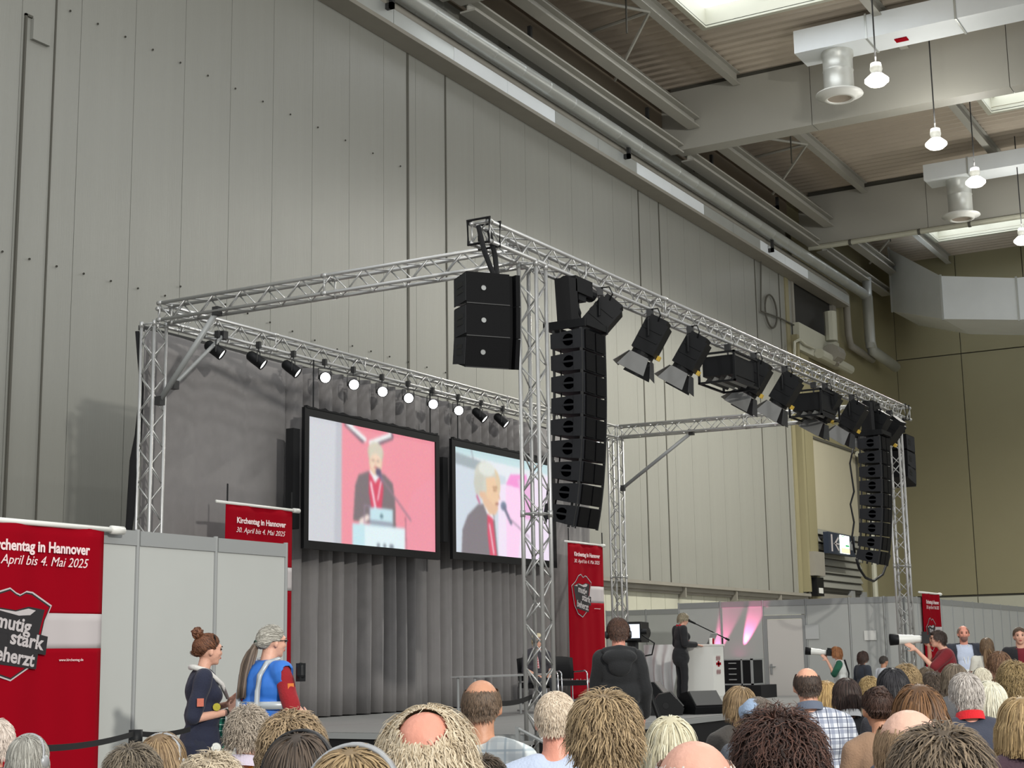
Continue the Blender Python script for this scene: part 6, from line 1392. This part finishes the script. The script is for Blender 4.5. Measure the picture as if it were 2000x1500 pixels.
c_ = tele('camera with a long white lens held by the photographer in white and green', (1615, 1272), 26, lf, 6); c_.location = cl
# dark suited woman, man in white shirt (both behind the crowd)
loc, h = place(1683, 1271, 24.5)
figure(loc, dirn(.8, .3), dict(), 'standing woman with sleek dark hair in a black jacket, left of the far column', FAIR, (58, 42, 38), (92, 68, 58), 'sleek', 1, layers=(('jacket', cloth((44, 48, 58)), 1.9, .02, .8),), scale=h/1.73, vox=.012, eyes=True)
loc, h = place(1724, 1281, 26.5)
figure(loc, dirn(.8, .4), dict(), 'man with short dark hair in a white shirt just left of the far column', TAN, (64, 58, 54), (100, 92, 86), 'crop', 0, layers=(('shirt', cloth((214, 218, 224)), 1.0, .016, .8),), scale=h/1.72, vox=.012)
# photographer in dark red
loc, h = place(1843, 1228, 20.2); lf = dirn(-.93, .1)
t, HM, jj = figure(loc, lf, dict(head=(.09, 0, 1.58), hpitch=-4, elR=(.16, -.28, 1.16), elL=(.2, .22, 1.2), wrL=(.40, .06, 1.45), wrR=(.2, -.06, 1.5), hdL=(.7, -.1, .5), hdR=(.5, .2, .5), w=1.15, belly=.03),
    'photographer in a dark red shirt aiming a long black and white lens', FAIR, (56, 44, 40), (86, 70, 62), 'short', 0, layers=(('shirt', cloth((118, 26, 34)), .95, .02, .78),), scale=h/1.72, vox=.011, pants=(40, 36, 40))
k = h/1.72; c_ = tele('camera with a long white lens held by the photographer in red', (1830, 1240), 20.2, lf, 0); c_.location = loc+Matrix.Rotation(lf, 3, 'Z') @ (Vc((.26, 0, 1.585))*k); c_.scale = (1.15,)*3
# bald man in a dark suit facing the camera
loc, h = place(1880, 1222, 22.5)
t, HM, jj = figure(loc, dirn(-.15, -1), dict(w=1.15, belly=.03, shL=(0, .2, 1.38), shR=(0, -.2, 1.38), elL=(-.03, .28, 1.1), elR=(-.03, -.28, 1.1), wrL=(-.1, .2, .95), wrR=(-.1, -.2, .95)), 'bald man with a grey beard in a dark suit and pale shirt, facing the camera', PINKY, (150, 130, 118), None, 'fringe', 0,
    layers=(('shirt', cloth((196, 206, 226)), .1, .012, None), ('suit_jacket', cloth((46, 50, 60)), 1.9, .03, .7, lambda c: not (c.x > .03 and abs(c.y) < .03+.09*max(0, min(1, (c.z-.7)/.5)) and c.z > .6))), scale=h/1.715, vox=.011)
put('beard', MB().ell((.052, 0, -.07), (.05, .052, .05)).mesh('beard', cloth((128, 92, 82)), True), t, HM.translation, HM.to_euler())
put('lanyard', MB().path([(.07, .06, 1.44), (.15, .02, 1.2), (.155, 0, 1.08), (.15, -.02, 1.2), (.07, -.06, 1.44)], .006, 5).cbox((.16, 0, 1.03), (.01, .09, .12)).mesh('lanyard', M_wplast), t)
# woman in white with long hair from behind
loc, h = place(1926, 1245, 20.8)
t, HM, jj = figure(loc, dirn(.35, .9), dict(w=1.05), 'woman in a white top with very long brown hair, seen from behind', TAN, (104, 80, 60), (156, 128, 98), 'sleek', 1, layers=(('blouse', cloth((222, 220, 208)), 1.2, .024, .7),), scale=h/1.73, vox=.012, eyes=False)
tail(t, HM @ Vc((-.09, 0, .02)), HM @ Vc((-.16, -.03, -.2)), (-.16, -.10, .95), 30, .04, .014, hair_mat((112, 84, 58), (160, 128, 92)), 'long_hair')
# man at the right edge
loc, h = place(1990, 1225, 20.2)
t, HM, jj = figure(loc, dirn(-.25, -1), dict(w=1.1), 'man in a black jacket with a dark red lanyard at the right edge', FAIR, (84, 68, 54), (120, 98, 80), 'crop', 0, layers=(('shirt', cloth((110, 20, 34)), .2, .01, None), ('jacket', cloth((30, 30, 34)), 1.9, .026, .74, lambda c: not (c.x > .03 and abs(c.y) < .05 and c.z > 1.15))), scale=h/1.72, vox=.012)
put('lanyard', MB().path([(.07, .06, 1.44), (.16, .02, 1.1), (.16, -.02, 1.1), (.07, -.06, 1.44)], .01, 5).mesh('lanyard', cloth((110, 30, 50))), t)
# cord on the shirt of the blond man, hand-held things
